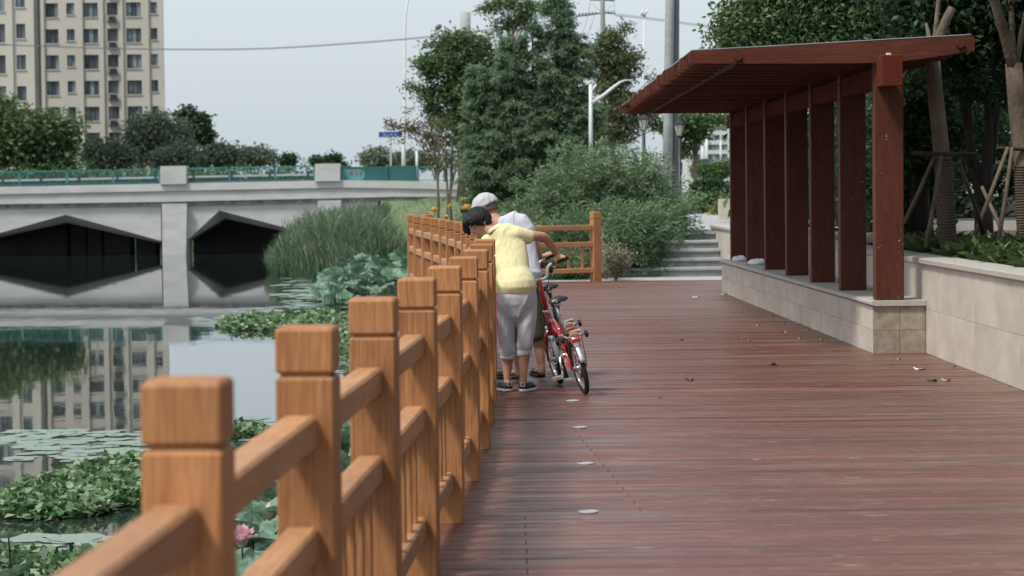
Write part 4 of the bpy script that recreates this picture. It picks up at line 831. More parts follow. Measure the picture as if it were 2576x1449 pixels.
# reeds
n = 8500; u = rng.uniform(0, 1, n); ry = 92+u*25; xl = np.interp(ry, [92,100,108,112,118], [-5.2,-7.6,-10.0,-11.1,-11.3]); rx = xl+rng.uniform(0,1,n)**1.2*np.interp(ry,[92,118],[2.2,5.5])+rng.normal(size=n)*.15; rz = np.maximum(terrain_h(rx, ry), WZ-.1)
rtop = 1.55-(np.interp(1288+rx*F/ry, [680,705,740,790,850,925,965,1000,1030], [655,615,572,540,528,532,565,610,640])-490)*ry/F; hgt = np.clip((rtop-rz)*rng.uniform(.40, 1.12, n)*(.88+.2*np.sin(rx*3.1+ry)), .25, 3.0); PP = []; DD = []; S = []; RR = []
for t in (0, .22, .45, .65, .82):
    PP.append(np.stack([rx+rng.normal(size=n)*.05, ry, rz+hgt*t], 1)); a = rng.uniform(0, 6.28, n); DD.append(np.stack([np.cos(a)*(.12+.42*t), np.sin(a)*(.12+.42*t), np.full(n, 1.25-t*.4)], 1)); S.append(np.full(n, .75)); RR.append(np.clip(.3+.35*t+rng.normal(size=n)*.2, 0, 1))
rs = empty('reed_bed', (-7,98,WZ), label='tall feathery green reeds along the bank right of the arch', cat='reeds', kind=None)
leaves('reed_blades', np.concatenate(PP), np.concatenate(S), M['lf_reed'], rs, width=.06, dirs=np.concatenate(DD), jitter=.15, rnd=np.concatenate(RR), inv=(-7,98,WZ), up=0, fold=.3, kind='stuff')
# lotus
def disc_mesh(name, mat, cup=.25, wav=.08, n=16, notch=False, rings=3):
    V = [(0,0,-.04 if cup else 0)]; Fc = []; R = []
    for j in range(1, rings+1):
        r = j/rings
        for i in range(n):
            a = 2*math.pi*i/n; w = 1+.06*math.sin(3*a+1)+.04*math.sin(7*a); rr = r*w*(.35 if notch and i == 0 and j == rings else 1)
            V.append((rr*math.cos(a), rr*math.sin(a), cup*r*r*.9+wav*r*r*math.sin(4*a+1.3)+wav*.6*r*math.sin(9*a)))
    for i in range(n): Fc.append((0, 1+i, 1+(i+1)%n)); R.append(.35+.2*(i%2))
    for j in range(rings-1):
        for i in range(n): a = 1+j*n+i; b_ = 1+j*n+(i+1)%n; Fc.append((a, a+n, b_+n, b_)); R.append(.45+.22*j+.18*(i%2))
    me = bpy.data.meshes.new(name); me.from_pydata(V, [], Fc); me.materials.append(mat); me.polygons.foreach_set('use_smooth', [True]*len(me.polygons)); at = me.attributes.new('rnd', 'FLOAT', 'FACE'); at.data.foreach_set('value', R); return me
LD = [disc_mesh('lotus_leaf', M['lf_lotus'], c, w) for c, w in ((.25,.08),(.45,.12),(.08,.14),(-.25,.12))]
PD = [disc_mesh('lily_pad', M['lf_pad'], 0, .004, 14, True, 2), disc_mesh('lily_pad', M['lf_pad'], .01, .012, 12, False, 2)]
def lotus_patch(lb, items, org):
    root = empty('lotus_patch', org, label=lb, cat='lotus'); sb = MB()
    for (x, y, z, r, tx, ty_) in items:
        o = link_obj('lotus_leaf', LD[int(rng.integers(0, 4))], root, (x-org[0], y-org[1], z-org[2]), (tx, ty_, rng.uniform(0, 6.28))); o.scale = (r, r, r)
        sb.tube([(x-org[0]+rng.normal()*.04, y-org[1], 0-.1), (x-org[0], y-org[1], z-org[2])], .008, 5)
    sb.build('stems', M['lf_mid'], root, kind='stuff'); return root
def lot(px0, px1, py0, py1, n, rr=(.2,.34), hmax=.75, tilt=.45):
    out = []
    for i in range(n):
        px, py = rng.uniform(px0, px1), rng.uniform(py0, py1); h = rng.uniform(.12, hmax); g = G(px, py, WZ+h); out.append((g.x, g.y, g.z, rng.uniform(*rr), rng.normal()*tilt+.15, rng.normal()*tilt))
    return out
fl_ = []
while len(fl_) < 230:
    px = rng.uniform(795, 1040); Yq = rng.uniform(72, 91); hq = rng.uniform(.2, 1.45)*np.interp(px, [795,880,1040], [.45,.9,1.0]); xq = (px-1288)*Yq/F; pyq = hz(px)+F*(3.6-hq)/Yq
    if np.interp(px, [795,850,900,1040], [690,645,625,620]) < pyq < np.interp(px, [795,880,1040], [735,775,800]): fl_.append((xq, Yq, WZ+hq, rng.uniform(.2,.34), rng.normal()*.4+.25, rng.normal()*.4))
lotus_patch('far lotus patch with many blue-green leaves in front of the reeds', fl_, (-5.5,82,WZ))
lotus_patch('near lotus leaves seen through the gaps between the closest railing posts', lot(560,720,1150,1449,34,(.16,.28),.6)+lot(840,905,1040,1300,18,(.16,.26),.6)+lot(560,900,1449,1700,30,(.16,.28),.6), (-1.9,25,WZ))
lotus_patch('lotus leaves at the bottom left corner of the pond', [(*G(22,1352,WZ+.45),.17,.2,.1),(*G(60,1480,WZ+.2),.2,.1,.1)]+lot(-200,60,1380,1560,10,(.14,.22),.4), (-4.5,24,WZ))
def lotus_flower(px, py, hz_, s, lb, mat='pink_petal', stem=True):
    g = G(px, py, WZ+hz_); root = empty('lotus_flower', (g.x, g.y, WZ), label=lb, cat='flower'); 
    MB().tube([(.02,0,-.1),(0,0,hz_)], .007, 6).build('stem', M['lf_mid'], root, True)
    def petal(az, tilt, L, W):
        b = MB(); rows = []
        for i in range(6):
            t = i/5; w = W*math.sin(math.pi*min(.98, .12+t*.86))**.8; out = math.sin(tilt*(.35+t*.8))*L*t; up_ = math.cos(tilt*(.35+t*.6))*L*t
            rows.append([(out+.12*L*abs(c)*0, c*w, up_+abs(c)*.12*L*t) for c in (-1,-.5,0,.5,1)])
        R_ = Matrix.Rotation(az, 3, 'Z'); V = [tuple(R_ @ Vector(p)+Vector((0,0,hz_))) for r_ in rows for p in r_]; F_ = [(i*5+j, i*5+j+1, i*5+j+6, i*5+j+5) for i in range(5) for j in range(4)]
        me = bpy.data.meshes.new('petal'); me.from_pydata(V, [], F_); me.materials.append(M[mat]); me.polygons.foreach_set('use_smooth', [True]*len(F_)); at = me.attributes.new('rnd','FLOAT','FACE'); at.data.foreach_set('value', [1-.18*i for i in range(5) for j in range(4)]); link_obj('petal', me, root)
    for ring, (n_, tl) in enumerate(((5,.25),(7,.55),(8,.95))):
        for i in range(n_): petal(2*math.pi*i/n_+ring*.4+rng.normal()*.08, tl+rng.normal()*.06, s*(1-.06*ring), s*.30)
    MB().ell((0,0,hz_+.02), (s*.22,s*.22,s*.2), 10, 6).build('seed_head', M['pod'], root)
lotus_flower(609, 1376, .75, .17, 'large pink lotus flower seen between the two nearest railing posts'); lotus_flower(948, 633, .95, .19, 'pale pink lotus flower open above the far lotus patch', 'pink_petal')
for px, py, hz_, s, mt, lb in ((848,722,.55,.12,'pod','pale closed lotus bud at the left of the far patch'),(899,716,.5,.06,'pink_petal','small pink lotus bud in the far patch'),(940,722,.45,.05,'pod','small pale bud low in the far patch'),(1012,622,.9,.12,'yellow_petal','yellowish lotus pod near the corner of the curved railing'),(678,1295,.45,.085,'pod','cream seed pod between the first two railing posts')):
    g = G(px, py, WZ+hz_); r_ = empty('lotus_bud', (g.x,g.y,WZ), label=lb, cat='bud'); MB().tube([(0,0,-.1),(0,0,hz_)], .008, 5).build('stem', M['lf_mid'], r_); b = MB(); b.rings([[(s*q*math.cos(a), s*q*math.sin(a), hz_+s*z) for a in np.arange(10)*math.pi/5] for z, q in ((-.6,.15),(-.3,.75),(.3,.9),(.9,.5),(1.5,.08))]); o = b.build('bud', M[mt], r_, True)
# floating pads
def pads(lb, regions, org):
    root = empty('lily_pads', org, label=lb, cat='lily pads')
    for (px0, px1, py0, py1, n, r0, r1) in regions:
        for i in range(n):
            g = G(rng.uniform(px0, px1), rng.uniform(py0, py1), WZ+.006+i*.00005); o = link_obj('lily_pad', PD[int(rng.integers(0,2))], root, (g.x-org[0], g.y-org[1], g.z-org[2]), (rng.normal()*.01, rng.normal()*.01, rng.uniform(0,6.28))); r = rng.uniform(r0, r1); o.scale = (r, r, r)
pads('large pale lily pads floating at the lower left', [(60,330,1345,1440,16,.14,.34),(0,420,1440,1600,16,.15,.3),(250,500,1180,1260,14,.1,.2),(570,760,1240,1449,14,.1,.2),(180,210,1348,1356,1,.33,.34),(100,110,1378,1384,1,.3,.31)], (-4,25,WZ))
pads('thin band of floating lily pads crossing the reflected tower', [(0,370,1082,1118,70,.08,.26),(40,380,1118,1160,50,.1,.26),(570,700,1050,1075,16,.1,.3)], (-8,33,WZ))
pads('scattered floating lily pads in front of the far lotus patch', [(700,880,700,775,120,.15,.5),(600,860,775,800,40,.12,.4),(480,700,795,808,24,.1,.3),(780,1000,770,860,40,.1,.35)], (-8,80,WZ))
pads('grey-green floating lily pads beyond the nearest gap of the railing', [(580,700,1080,1200,24,.1,.25),(845,900,850,1040,26,.1,.3)], (-2,34,WZ))
def watermass(lb_, poly_regions, h, size, per_px):
    PP = []
    for (px0, px1, f0, f1, n) in poly_regions:
        px = rng.uniform(px0, px1, n)
        for x in px:
            t = (x-px0)/(px1-px0); y0 = np.interp(t, np.linspace(0,1,len(f0)), f0); y1 = np.interp(t, np.linspace(0,1,len(f1)), f1); y = y0+(y1-y0)*rng.uniform(); g = G(x, y, WZ); hh = h*(.25+.75*rng.uniform()); c = np.array(g)
            m = 7; PP.append(c+np.concatenate([rng.normal(size=(m,2))*size*.55, rng.uniform(.0, hh, (m,1))], 1))
    PP = np.concatenate(PP); d = rng.normal(size=PP.shape); d[:,2] = abs(d[:,2])*.5; return leaves(lb_, PP, size, M['lf_water'], None, width=.85, dirs=d, jitter=.1, up=1.2, fold=.16, kind='stuff')
watermass('water_weed', [(0,365,(1255,1215,1185,1165),(1300,1310,1300,1262),1000),(200,370,(1190,1175,1160),(1270,1275,1250),430),(-150,300,(1415,1405,1420,1400),(1600,1600,1580,1500),900),(570,660,(1090,1078),(1108,1104),60),(650,700,(1230,1240),(1310,1330),70)], .18, .115, 0)
watermass('water_weed', [(560,880,(814,800,794,790,798),(826,834,832,828,824),420),(845,890,(810,850),(850,1000),90),(850,900,(1060,1070),(1210,1230),120)], .20, .16, 0)
# ------------------------------------------------------------------ right-hand planted bed
def propped(lb, bx, by, lean, forkz, r, Yc, poles, limbs_to, ring_z, wrap_top):
    base = Vector((bx, by, .84)); root = empty('propped_tree', base, label=lb, cat='tree', group='trees with rope wrapped trunks in the raised bed')
    b = MB(); top = Vector((bx+lean, by, forkz)); b.tube([(0,0,0), (lean*.25,0,(forkz-.84)*.4), (lean*.8,0,(forkz-.84)*.8), (lean,0,forkz-.84)], [r*1.05, r, r*.95, r*.9], 14)
    for q in limbs_to: branch(b, (lean*.95,0,forkz-.94), Vector(q)-base, r*(.68 if q is limbs_to[0] else .34), r*(.5 if q is limbs_to[0] else .2), .05)
    b.build('trunk', M['bark'], root, True)
    C = clusters([((q[0], q[1], max(q[2]+.5, 4.1)), (.9,.9,.7), 26) for q in limbs_to]); pos, tint = crown_pts(C, .3, 26); leaves('crown', pos, .1, M['lf_dark'], root, rnd=.5+tint+rng.normal(size=len(pos))*.2, inv=tuple(base), droop=.3)
    w = MB(); rows = []; z = 0
    while z < wrap_top-.84:
        for dz, rr in ((0, r*1.10), (.012, r*1.17), (.024, r*1.10)): xx = np.interp(z+dz, [0, (forkz-.84)*.4, (forkz-.84)*.8], [0, lean*.25, lean*.8]); rows.append([(xx+rr*math.cos(a), rr*math.sin(a), z+dz+.004*math.sin(a*2+z*9)) for a in np.arange(16)*math.pi/8])
        z += .030
    w.rings(rows, cap=False).build('rope_wrap', M['rope'], root)
    lx = lean*.4
    for (x0, y0, z0, x1, y1, z1) in poles: MB().tube([Vector((x0,y0,z0))-base, (Vector((x0,y0,z0))+Vector((x1,y1,z1)))/2-base+Vector((.01,0,.01)), Vector((x1,y1,z1))-base], [.020,.024,.028], 8).build('support_pole', M['prop'], root, True)
    MB().tube([(lx-.32,-.13,ring_z-.84+.01),(lx+.34,-.13,ring_z-.84-.01)], .022, 8).build('cross_bar', M['bark_d'], root); MB().tube([(lx-.2,.15,ring_z-.84),(lx+.25,.12,ring_z-.84)], .022, 8).build('cross_bar', M['bark_d'], root)
    return root
def Q(px, py, Y): p = P(px, py, Y); return (p.x, p.y, p.z)
propped('rope wrapped tree trunk with support poles nearest the pergola', 4.50, 24.9, -.16, 2.95, .086, 24.9,
  [(*Q(2350,395,24.8),*Q(2277,560,25.3)),(*Q(2367,392,24.6),*Q(2330,622,24.2)),(*Q(2412,410,25.1),*Q(2478,600,26))], [Q(2395,20,24.9), Q(2330,60,25.4), Q(2370,-80,25)], 1.90, 1.86)
propped('thicker rope wrapped tree trunk with support poles at the right edge', 5.86, 27.4, -.16, 2.95, .108, 27.4,
  [(*Q(2535,372,27.0),*Q(2432,640,26.2)),(*Q(2546,372,26.9),*Q(2504,652,26.0)),(*Q(2470,470,27.9),*Q(2545,645,27.4))], [Q(2480,-60,27), Q(2545,-150,27.5), Q(2600,-60,27)], 1.98, 1.80)
# the row of trees goes on along the wall, out of view; crowns enlarged to shade deck and rails
for (x, y, h, rx) in ((5.6,19.5,7.6,3.0),(5.4,15.0,7.4,3.2),(5.6,10.5,7.6,3.3),(5.3,6.0,7.4,3.2),(5.6,1.5,7.6,3.2),(5.6,-3.5,7.4,3.0),(9.5,17,6.8,2.6),(9.8,10,6.8,2.6),(9.6,3,6.8,2.6)):
    tree('bed_tree', 'unseen leafy tree with crown enlarged for shade in the raised bed beyond the right edge of the view', (x,y,.84), (x,y,h*.6), .11, [((x,y,h),(rx,2.6,2.2),120),((x+.6,y+.4,h-2.0),(2.0,2.0,1.2),40)], .55, 26, .26, M['lf_dark'], limbs=8, group='trees in the raised bed outside the view')
hb = [((9.0+rng.uniform(-.5,.5), y, 2.4), (.9,1.3,1.9), 34) for y in np.arange(-9, 31, 1.5)]; pos, tint = crown_pts(clusters(hb), .5, 26)  # hedge added out of view to block low skylight from the right
leaves('shade_hedge', pos, .26, M['lf_dark'], None, rnd=.45+tint+rng.normal(size=len(pos))*.2, label='unseen tall dark hedge added behind the raised bed to block light from the right', cat='hedge')
# dark multi-stemmed tree between them
b = MB(); base = Vector((P(2475,590,30).x, 30, .84)); rt = empty('forked_tree', base, label='dark forked tree standing between the two rope wrapped trunks', cat='tree')
J = Vector(Q(2475,520,30))-base; b.tube([(0,0,0), J], [.13,.11], 10)
for q in ((2440,420),(2495,410),(2410,200),(2530,180),(2460,120)): branch(b, J, Vector(Q(q[0],q[1],30))-base, .07, .03, .05)
for a_, c_ in (((2440,420),(2425,120)),((2495,410),(2525,120)),((2495,410),(2475,60))): branch(b, Vector(Q(*a_,30))-base, Vector(Q(*c_,30))-base, .045, .02, .04)
b.build('trunk', M['bark_d'], rt, True); C = clusters([pb(2470,160,70,110,30,60), pb(2440,330,60,70,31,26), pb(2500,300,40,80,30.5,18)]); pos, tint = crown_pts(C, .22, 22); leaves('crown', pos, .085, M['lf_dark'], rt, rnd=.5+tint+rng.normal(size=len(pos))*.2, inv=tuple(base), droop=.3)
# overhanging crowns
T = 29; base = Vector((4.9, 31, .84))
tree('overhanging_tree', 'big leafy tree arching over the pergola roof from the right', base, (4.6,30,4.2), .13,
  [pb(1900,40,75,75,T,90), pb(1850,70,35,42,T,24), pb(1985,50,90,80,T,130), pb(1840,105,32,12,T,10), pb(1880,110,50,30,T,30), pb(2090,30,110,90,T,150), pb(2000,-60,150,80,T,110), pb(2060,105,150,34,T,110), pb(2200,60,110,90,T,130), pb(2200,-60,160,80,T,100)], .26, 34, .085, M['lf_mid'], limbs=26, width=.42, droop=.5)
tree('overhanging_tree', 'dark-leaved tree crown filling the top right corner above the wrapped trunks', (5.45,31.5,.84), (5.2,31,3.6), .07,
  [pb(2330,50,90,90,28,90), pb(2450,40,100,100,28,90), pb(2570,60,90,120,28,130), pb(2400,130,80,50,28.6,60), pb(2330,-60,150,80,28,90), pb(2540,-80,150,80,28,90), pb(2560,190,50,60,29,30), pb(2430,190,60,50,29.5,36)], .30, 28, .10, M['lf_dark'], limbs=14, width=.5, droop=.4)
pos = P(1757,2,27); C = clusters([((pos.x,pos.y,pos.z),(.05,.05,.03),3)]); lv, tint = crown_pts(C, .08, 6)
# ivy dark mass behind and deep background hedge
for i, (x, y, rx, ry, Y, n_, lb) in enumerate(((2310,300,55,170,31,150,'ivy covered dark tree just right of the nearest pergola post'),(2300,470,50,110,32,80,'dense dark shrub low beside the pergola post'),(2200,420,60,200,40,110,'dark foliage seen between the nearest pergola posts'),(2110,380,50,180,42,90,'dark foliage seen between the second and third pergola posts'),(2000,420,60,130,46,70,'dark bush seen between the middle pergola posts'))):
    tree('ivy_tree', lb, (P(x,600,Y).x, Y, .8), P(x,y-ry*.5,Y), .12, [pb(x,y,rx,ry,Y,n_)], .34, 34, .11, M['lf_dark'], bark='bark_d', limbs=10, droop=.4)
hb = [((x, 56+rng.uniform(-1,1), 2.6), (1.3,1.2,2.2), 46) for x in np.arange(6.5, 26, 1.3)]; pos, tint = crown_pts(clusters(hb), .6, 34)
leaves('roadside_hedge', pos, .28, M['lf_dark'], None, rnd=.45+tint+rng.normal(size=len(pos))*.2, label='dark hedge on the far side of the road behind the tree trunks', cat='hedge')
tree('roadside_tree', 'greener tree beyond the road seen between the two wrapped trunks', (11.5,62,.84), (11.3,62,4), .15, [((11.2,62,5.2),(3.4,2,2.6),120),((8.0,61,5.5),(2.2,2,2.4),80),((14,62,5),(2.4,2,2.8),80)], .7, 30, .3, M['lf_mid'], limbs=12)
# ground cover
def hosta(n, x0, x1, y0, y1, size, mat, zoff=.84, near=False):
    cx, cy = rng.uniform(x0, x1, n), rng.uniform(y0, y1, n); PP = []; DD = []; RR = []
    for x, y in zip(cx, cy):
        m = 11; a = rng.uniform(0, 6.28, m); el = rng.uniform(.25, 1.1, m); DD.append(np.stack([np.cos(a)*np.cos(el), np.sin(a)*np.cos(el), np.sin(el)], 1)); PP.append(np.stack([x+np.cos(a)*.03, y+np.sin(a)*.03, np.full(m, zoff)+rng.uniform(0,.07,m)], 1)); RR.append(np.clip(rng.uniform(.0,.55)+rng.normal(size=m)*.2, 0, 1))
    return np.concatenate(PP), np.concatenate(DD), np.concatenate(RR)
PP, DD, RR = hosta(3400, 4.25, 8.2, -4, 28.8, .2, 'x'); leaves('ground_cover', PP, .17, M['lf_hosta'], None, width=.42, dirs=DD, jitter=.1, rnd=RR, up=1, fold=.25, kind='stuff')
i = 0
for x, y in [(4.40+rng.uniform(-.04,.3), 17.4+k*.42) for k in range(24)]:
    m = 16; a = rng.uniform(0,6.28,m); el = rng.uniform(.2,1.2,m); base = Vector((x,y,.84)); D_ = np.stack([np.cos(a)*np.cos(el), np.sin(a)*np.cos(el), np.sin(el)], 1); r_ = empty('leafy_plant', base, label='low broad-leaved plant edging the bed along the retaining wall', cat='plant', group='broad-leaved plants along the wall')
    leaves('leaves', np.zeros((m,3))+D_*.02, .24, M['lf_hosta'], r_, width=.42, dirs=D_, jitter=.08, rnd=np.clip(rng.uniform(.3,.8)+rng.normal(size=m)*.2,0,1), up=1.2, fold=.3)
# ------------------------------------------------------------------ two folding bicycles
M['red_frame'] = generic('glossy_red_paint', (.42,.018,.014), (.48,.024,.018), 6, .25, 0, coat=.6, var=0)
M['dull_frame'] = generic('slate_blue_paint', (.10,.13,.16), (.13,.16,.19), 6, .35, 0, coat=.3, var=0)
M['chrome'] = generic('polished_metal', (.62,.62,.63), (.74,.74,.75), 20, .22, 0, metal=1, var=0)
M['alu'] = generic('silver_mudguard', (.5,.52,.54), (.6,.62,.64), 10, .3, 0, metal=.6, var=0)
M['rubber'] = generic('black_rubber', (.012,.012,.012), (.022,.022,.022), 30, .7, .1, var=0)
M['tyre'] = M['rubber']; M['saddle'] = generic('black_saddle_vinyl', (.012,.012,.013), (.02,.02,.022), 10, .38, .05, var=0)
M['reflector_red'] = generic('red_reflector', (.38,.02,.012), (.55,.04,.02), 60, .2, .1, var=0)
M['reflector_amber'] = generic('amber_reflector', (.5,.17,.03), (.6,.23,.05), 60, .2, .1, var=0)
def bicycle(label, O, head, lean, frame, seat_dw=0.0, seatpost='chrome'):
    h = Vector((head[0], head[1], 0)).normalized(); r = Vector((h.y, -h.x, 0)); up = Vector((0,0,1))*math.cos(lean)-r*math.sin(lean); lf = up.cross(h)
    root = empty('folding_bicycle', label=label, cat='bicycle', group='folding bicycles held by the pair')
    root.matrix_world = Matrix(((h.x,lf.x,up.x,O[0]),(h.y,lf.y,up.y,O[1]),(h.z,lf.z,up.z,O[2]),(0,0,0,1)))
    def T(pts, rad, mat, name, par=root, n=10, **k): return MB().tube(pts, rad, n, **k).build(name, M[mat], par, True)
    for (u, nm) in ((0,'rear'),(1.03,'front')):
        w = empty('wheel', (u,0,.21)); w.parent = root
        MB().torus((0,0,0), .190, .020, 'y', 44, 8, rx=.019).build('tyre', M['tyre'], w, True); MB().torus((0,0,0), .166, .010, 'y', 44, 8, rx=.013).build('rim', M['chrome'], w, True)
        MB().tube([(0,-.045,0),(0,.045,0)], .022 if u == 0 else .015, 12).build('hub', M['chrome'], w, True)
        sp = MB()
        for i in range(20):
            a = i*math.pi/10; sp.tube([(.02*math.cos(a+.6),.03*(-1)**i,.02*math.sin(a+.6)),(.158*math.cos(a),0,.158*math.sin(a))], .0016, 4)
        sp.build('spokes', M['chrome'], w)
        b = MB(); a0, a1 = (math.radians(28), math.radians(165)) if u == 0 else (math.radians(20), math.radians(185)); rows = []
        for i in range(19):
            a = a0+(a1-a0)*i/18; rows.append([(u+(.224+dr)*math.cos(a), y, .21+(.224+dr)*math.sin(a)) for y, dr in ((-.024,-.012),(-.018,0),(-.007,.004),(.007,.004),(.018,0),(.024,-.012),(.017,-.004),(-.017,-.004))])
        b.rings(rows).build('mudguard', M['alu'], root, True)
    T([(.42,0,.30),(.335,0,.52)], [.02,.02], frame, 'seat_tube'); T([(.875,0,.42),(.845,0,.61)], .021, frame, 'head_tube')
    T([(.85,0,.515),(.78,0,.545),(.68,0,.55),(.58,0,.525),(.48,0,.475),(.40,0,.42),(.345,0,.385)], .0215, frame, 'main_tube', n=14)
    for v in (-1, 1):
        T([(.40,.03*v,.27),(.2,.045*v,.235),(0,.055*v,.21)], .009, frame, 'chainstay'); T([(.34,.025*v,.44),(.2,.045*v,.38),(0,.055*v,.21)], .008, frame, 'seatstay')
        T([(.87,.02*v,.44),(.90,.042*v,.42),(.95,.046*v,.33),(1.03,.05*v,.21)], [.014,.015,.013,.009], frame, 'fork_blade')
    T([(.848,0,.60),(.843,0,.63)], .027, 'chrome', 'stem_hinge'); T([(.843,0,.63),(.825,0,.76),(.80,0,.885)], [.024,.021,.017], frame, 'stem', n=12)
    T([(.846,-.055,.625),(.846,.03,.625)], .008, 'chrome', 'hinge_lever')
    for v in (-1, 1):
        T([(.80,0,.875),(.80,.045*v,.877),(.798,.068*v,.89),(.79,.078*v,.925),(.785,.086*v,.955),(.78,.108*v,.975),(.775,.14*v,.978)], .0125, 'chrome' if v > 0 else 'white_metal', 'handlebar', n=12)
        T([(.775,.130*v,.978),(.77,.150*v,.982),(.755,.262*v,.995)], [.0165,.0155,.017], 'rubber', 'grip', n=12)
        T([(.80,.105*v,.945),(.83,.14*v,.935),(.84,.20*v,.925),(.83,.235*v,.915)], [.009,.006,.005,.006], 'black', 'brake_lever'); MB().ell((.80,.108*v,.935), (.028,.022,.03), 12, 8).build('shifter', M['black'], root, True)
        T([(.82,.11*v,.92),(.87,.06*v,.80),(.88,.02*v,.66),(.86,.03*v,.52)], .003, 'black', 'cable', n=5)
    top = .705+seat_dw
    T([(.345,0,.42),(.262,0,top)], .0155, seatpost, 'seatpost', n=14); T([(.35,0,.50),(.36,.035,.50)], .010, 'chrome', 'seat_clamp')
    b = MB(); rows = []
    for u_, wd, z, th in ((.145,.050,.020,.012),(.16,.075,.030,.026),(.20,.080,.034,.034),(.25,.066,.026,.032),(.30,.040,.020,.028),(.36,.024,.020,.026),(.41,.020,.018,.024),(.425,.010,.012,.014)):
        rows.append([(u_, wd*math.cos(a), top+.012+z+th*.72*math.sin(a)-(.012*abs(math.cos(a)) if u_ < .3 else 0)) for a in np.arange(14)*2*math.pi/14])
    sd_ = b.rings(rows).build('saddle', M['saddle'], root, True)
    lg = MB(); ux, z0 = .1445, top+.030
    for s_ in (-1, 1): lg.torus((ux-.001, .022+.006*s_, z0+.005), .0042, .001, 'x', 12, 4); lg.torus((ux-.001, .022+.006*s_, z0-.005), .0036, .001, 'x', 12, 4)
    lg.build('logo', M['sign_white'], sd_)
    for v in (-1, 1): T([(.19,.03*v,top+.03),(.24,.022*v,top+.005),(.33,.02*v,top+.02)], .0035, 'chrome', 'saddle_rail', n=6)
    MB().tube([(.262,-.025,top-.002),(.262,.025,top-.002)], .018, 10).build('saddle_clamp', M['chrome'], root, True)
    T([(.42,-.05,.285),(.42,.05,.285)], .02, 'chrome', 'bottom_bracket')
    for v, a in ((1, -1), (-1, 1)):
        cr = T([(.42,.055*v,.285),(.42+.02*a,.068*v,.285+.155*a)], [.013,.010], 'chrome', 'crank'); x, y, z = .42+.02*a, .075*v, .285+.155*a
        b = MB().box(x-.045,x+.045,y if v > 0 else y-.085,y+.085 if v > 0 else y,z-.012,z+.012); pd = b.build('pedal', M['alu'], root); bb = MB()
        ya, yb = (y+.02, y+.068) if v > 0 else (y-.068, y-.02); bb.box(x-.0475,x-.045,ya,yb,z-.007,z+.007); bb.build('reflector', M['reflector_amber'], pd)
    MB().torus((.42,-.048,.285), .082, .006, 'y', 32, 6).build('chainring', M['black'], root); MB().tube([(.42,-.046,.285),(.42,-.05,.285)], .07, 20).build('chain_guard', M['black'], root)
    b = MB(); b.tube([(.34,-.05,.36),(.0,-.05,.245)], .004, 5); b.tube([(.42,-.05,.205),(.0,-.05,.175)], .004, 5); b.build('chain', M['black'], root)
    rk = MB(); z = .468
    for v in (-.058,-.02,.02,.058): rk.tube([(.22,v*.7,z),(-.13,v,z)], .0055, 6)
    for u_ in (.2,.03,-.13): rk.tube([(u_,-.06,z),(u_,.06,z)], .0055, 6)
    rk.build('rack', M['alu'], root, True)
    for v in (-1, 1): T([(-.11,.058*v,z),(-.02,.06*v,.22)], .003, 'black', 'rack_strut', n=5); MB().tube([(-.12,.085*v,z-.004),(-.12,.105*v,z-.004)], .028, 14).build('roller', M['rubber'], root, True)
    T([(-.12,-.085,z-.004),(-.12,.085,z-.004)], .004, 'chrome', 'roller_axle'); MB().tube([(.19,.075,z-.04),(.19,.095,z-.04)], .028, 14).build('roller', M['rubber'], root, True)
    MB().cbox(-.155,-.145,-.035,.035,.42,.45,.002).build('rear_reflector', M['reflector_red'], root); MB().cbox(-.142,-.136,-.035,.035,z+.004,z+.022,.002).build('amber_strip', M['reflector_amber'], root)
    MB().cbox(.10,.16,.03,.065,.385,.43,.006).build('side_lamp', M['reflector_red'], root)
    MB().cbox(-.05,.08,.02,.05,z+.005,z+.03,.006).build('luggage_strap', M['black'], root)
    b = MB(); b.add([(.80,-.03,.20),(.80,.03,.20),(.82,.045,.06),(.82,-.045,.06),(.803,-.03,.20),(.803,.03,.20),(.823,.045,.06),(.823,-.045,.06)], [(0,1,2,3),(7,6,5,4),(0,4,5,1),(1,5,6,2),(2,6,7,3),(3,7,4,0)]); b.build('mudflap', M['rubber'], root)
    return root
bk1 = bicycle('red folding bicycle leaning left, held by the person in yellow', (.556,18.45,.004), (-.169,.986), math.radians(13.5), 'red_frame')
bk2 = bicycle('slate coloured folding bicycle mostly hidden behind the red one', (.575,20.0,.004), (-.185,.98), math.radians(17.0), 'dull_frame', .05, 'pole_dark')
# ------------------------------------------------------------------ people
def clothmat(name, c1, c2, rough=.9, fold=.5, fs=(9,9,2.6), dist=.02, weave=500, tr=0):
    m, nt, b, n, l = newmat(name); v = coords(n, l, (1,1,1), jitter=False, kind='Object'); mp = coords(n, l, fs, jitter=False); f = noise(n, l, mp, 1.5, 2, .5, 1.2); w = noise(n, l, v, weave, 1)
    r = ramp(n, [(.3, c1), (.7, c2)]); l.new(w, r.inputs[0]); l.new(r.outputs[0], b.inputs['Base Color']); b.inputs['Roughness'].default_value = rough; b.inputs['Specular IOR Level'].default_value = .15
    b.inputs['Sheen Weight'].default_value = .15
    bump(n, l, f, fold, b, dist); return m
M['skin'] = generic('tanned_skin', (.40,.215,.135), (.50,.285,.19), 14, .55, .1, var=0, fine=200, dist=.001, spec=.35); M['skin'].node_tree.nodes['Principled BSDF'].inputs['Subsurface Weight'].default_value = .08; M['skin'].node_tree.nodes['Principled BSDF'].inputs['Subsurface Radius'].default_value = (.01,.004,.002)
M['yellow_shirt'] = clothmat('pale_yellow_polo_knit', (.66,.61,.34), (.74,.69,.41), fold=.5, fs=(11,11,3), dist=.02)
M['white_shirt'] = clothmat('white_cotton', (.46,.47,.53), (.55,.56,.62), fold=.6, fs=(7,7,2.6), dist=.03)
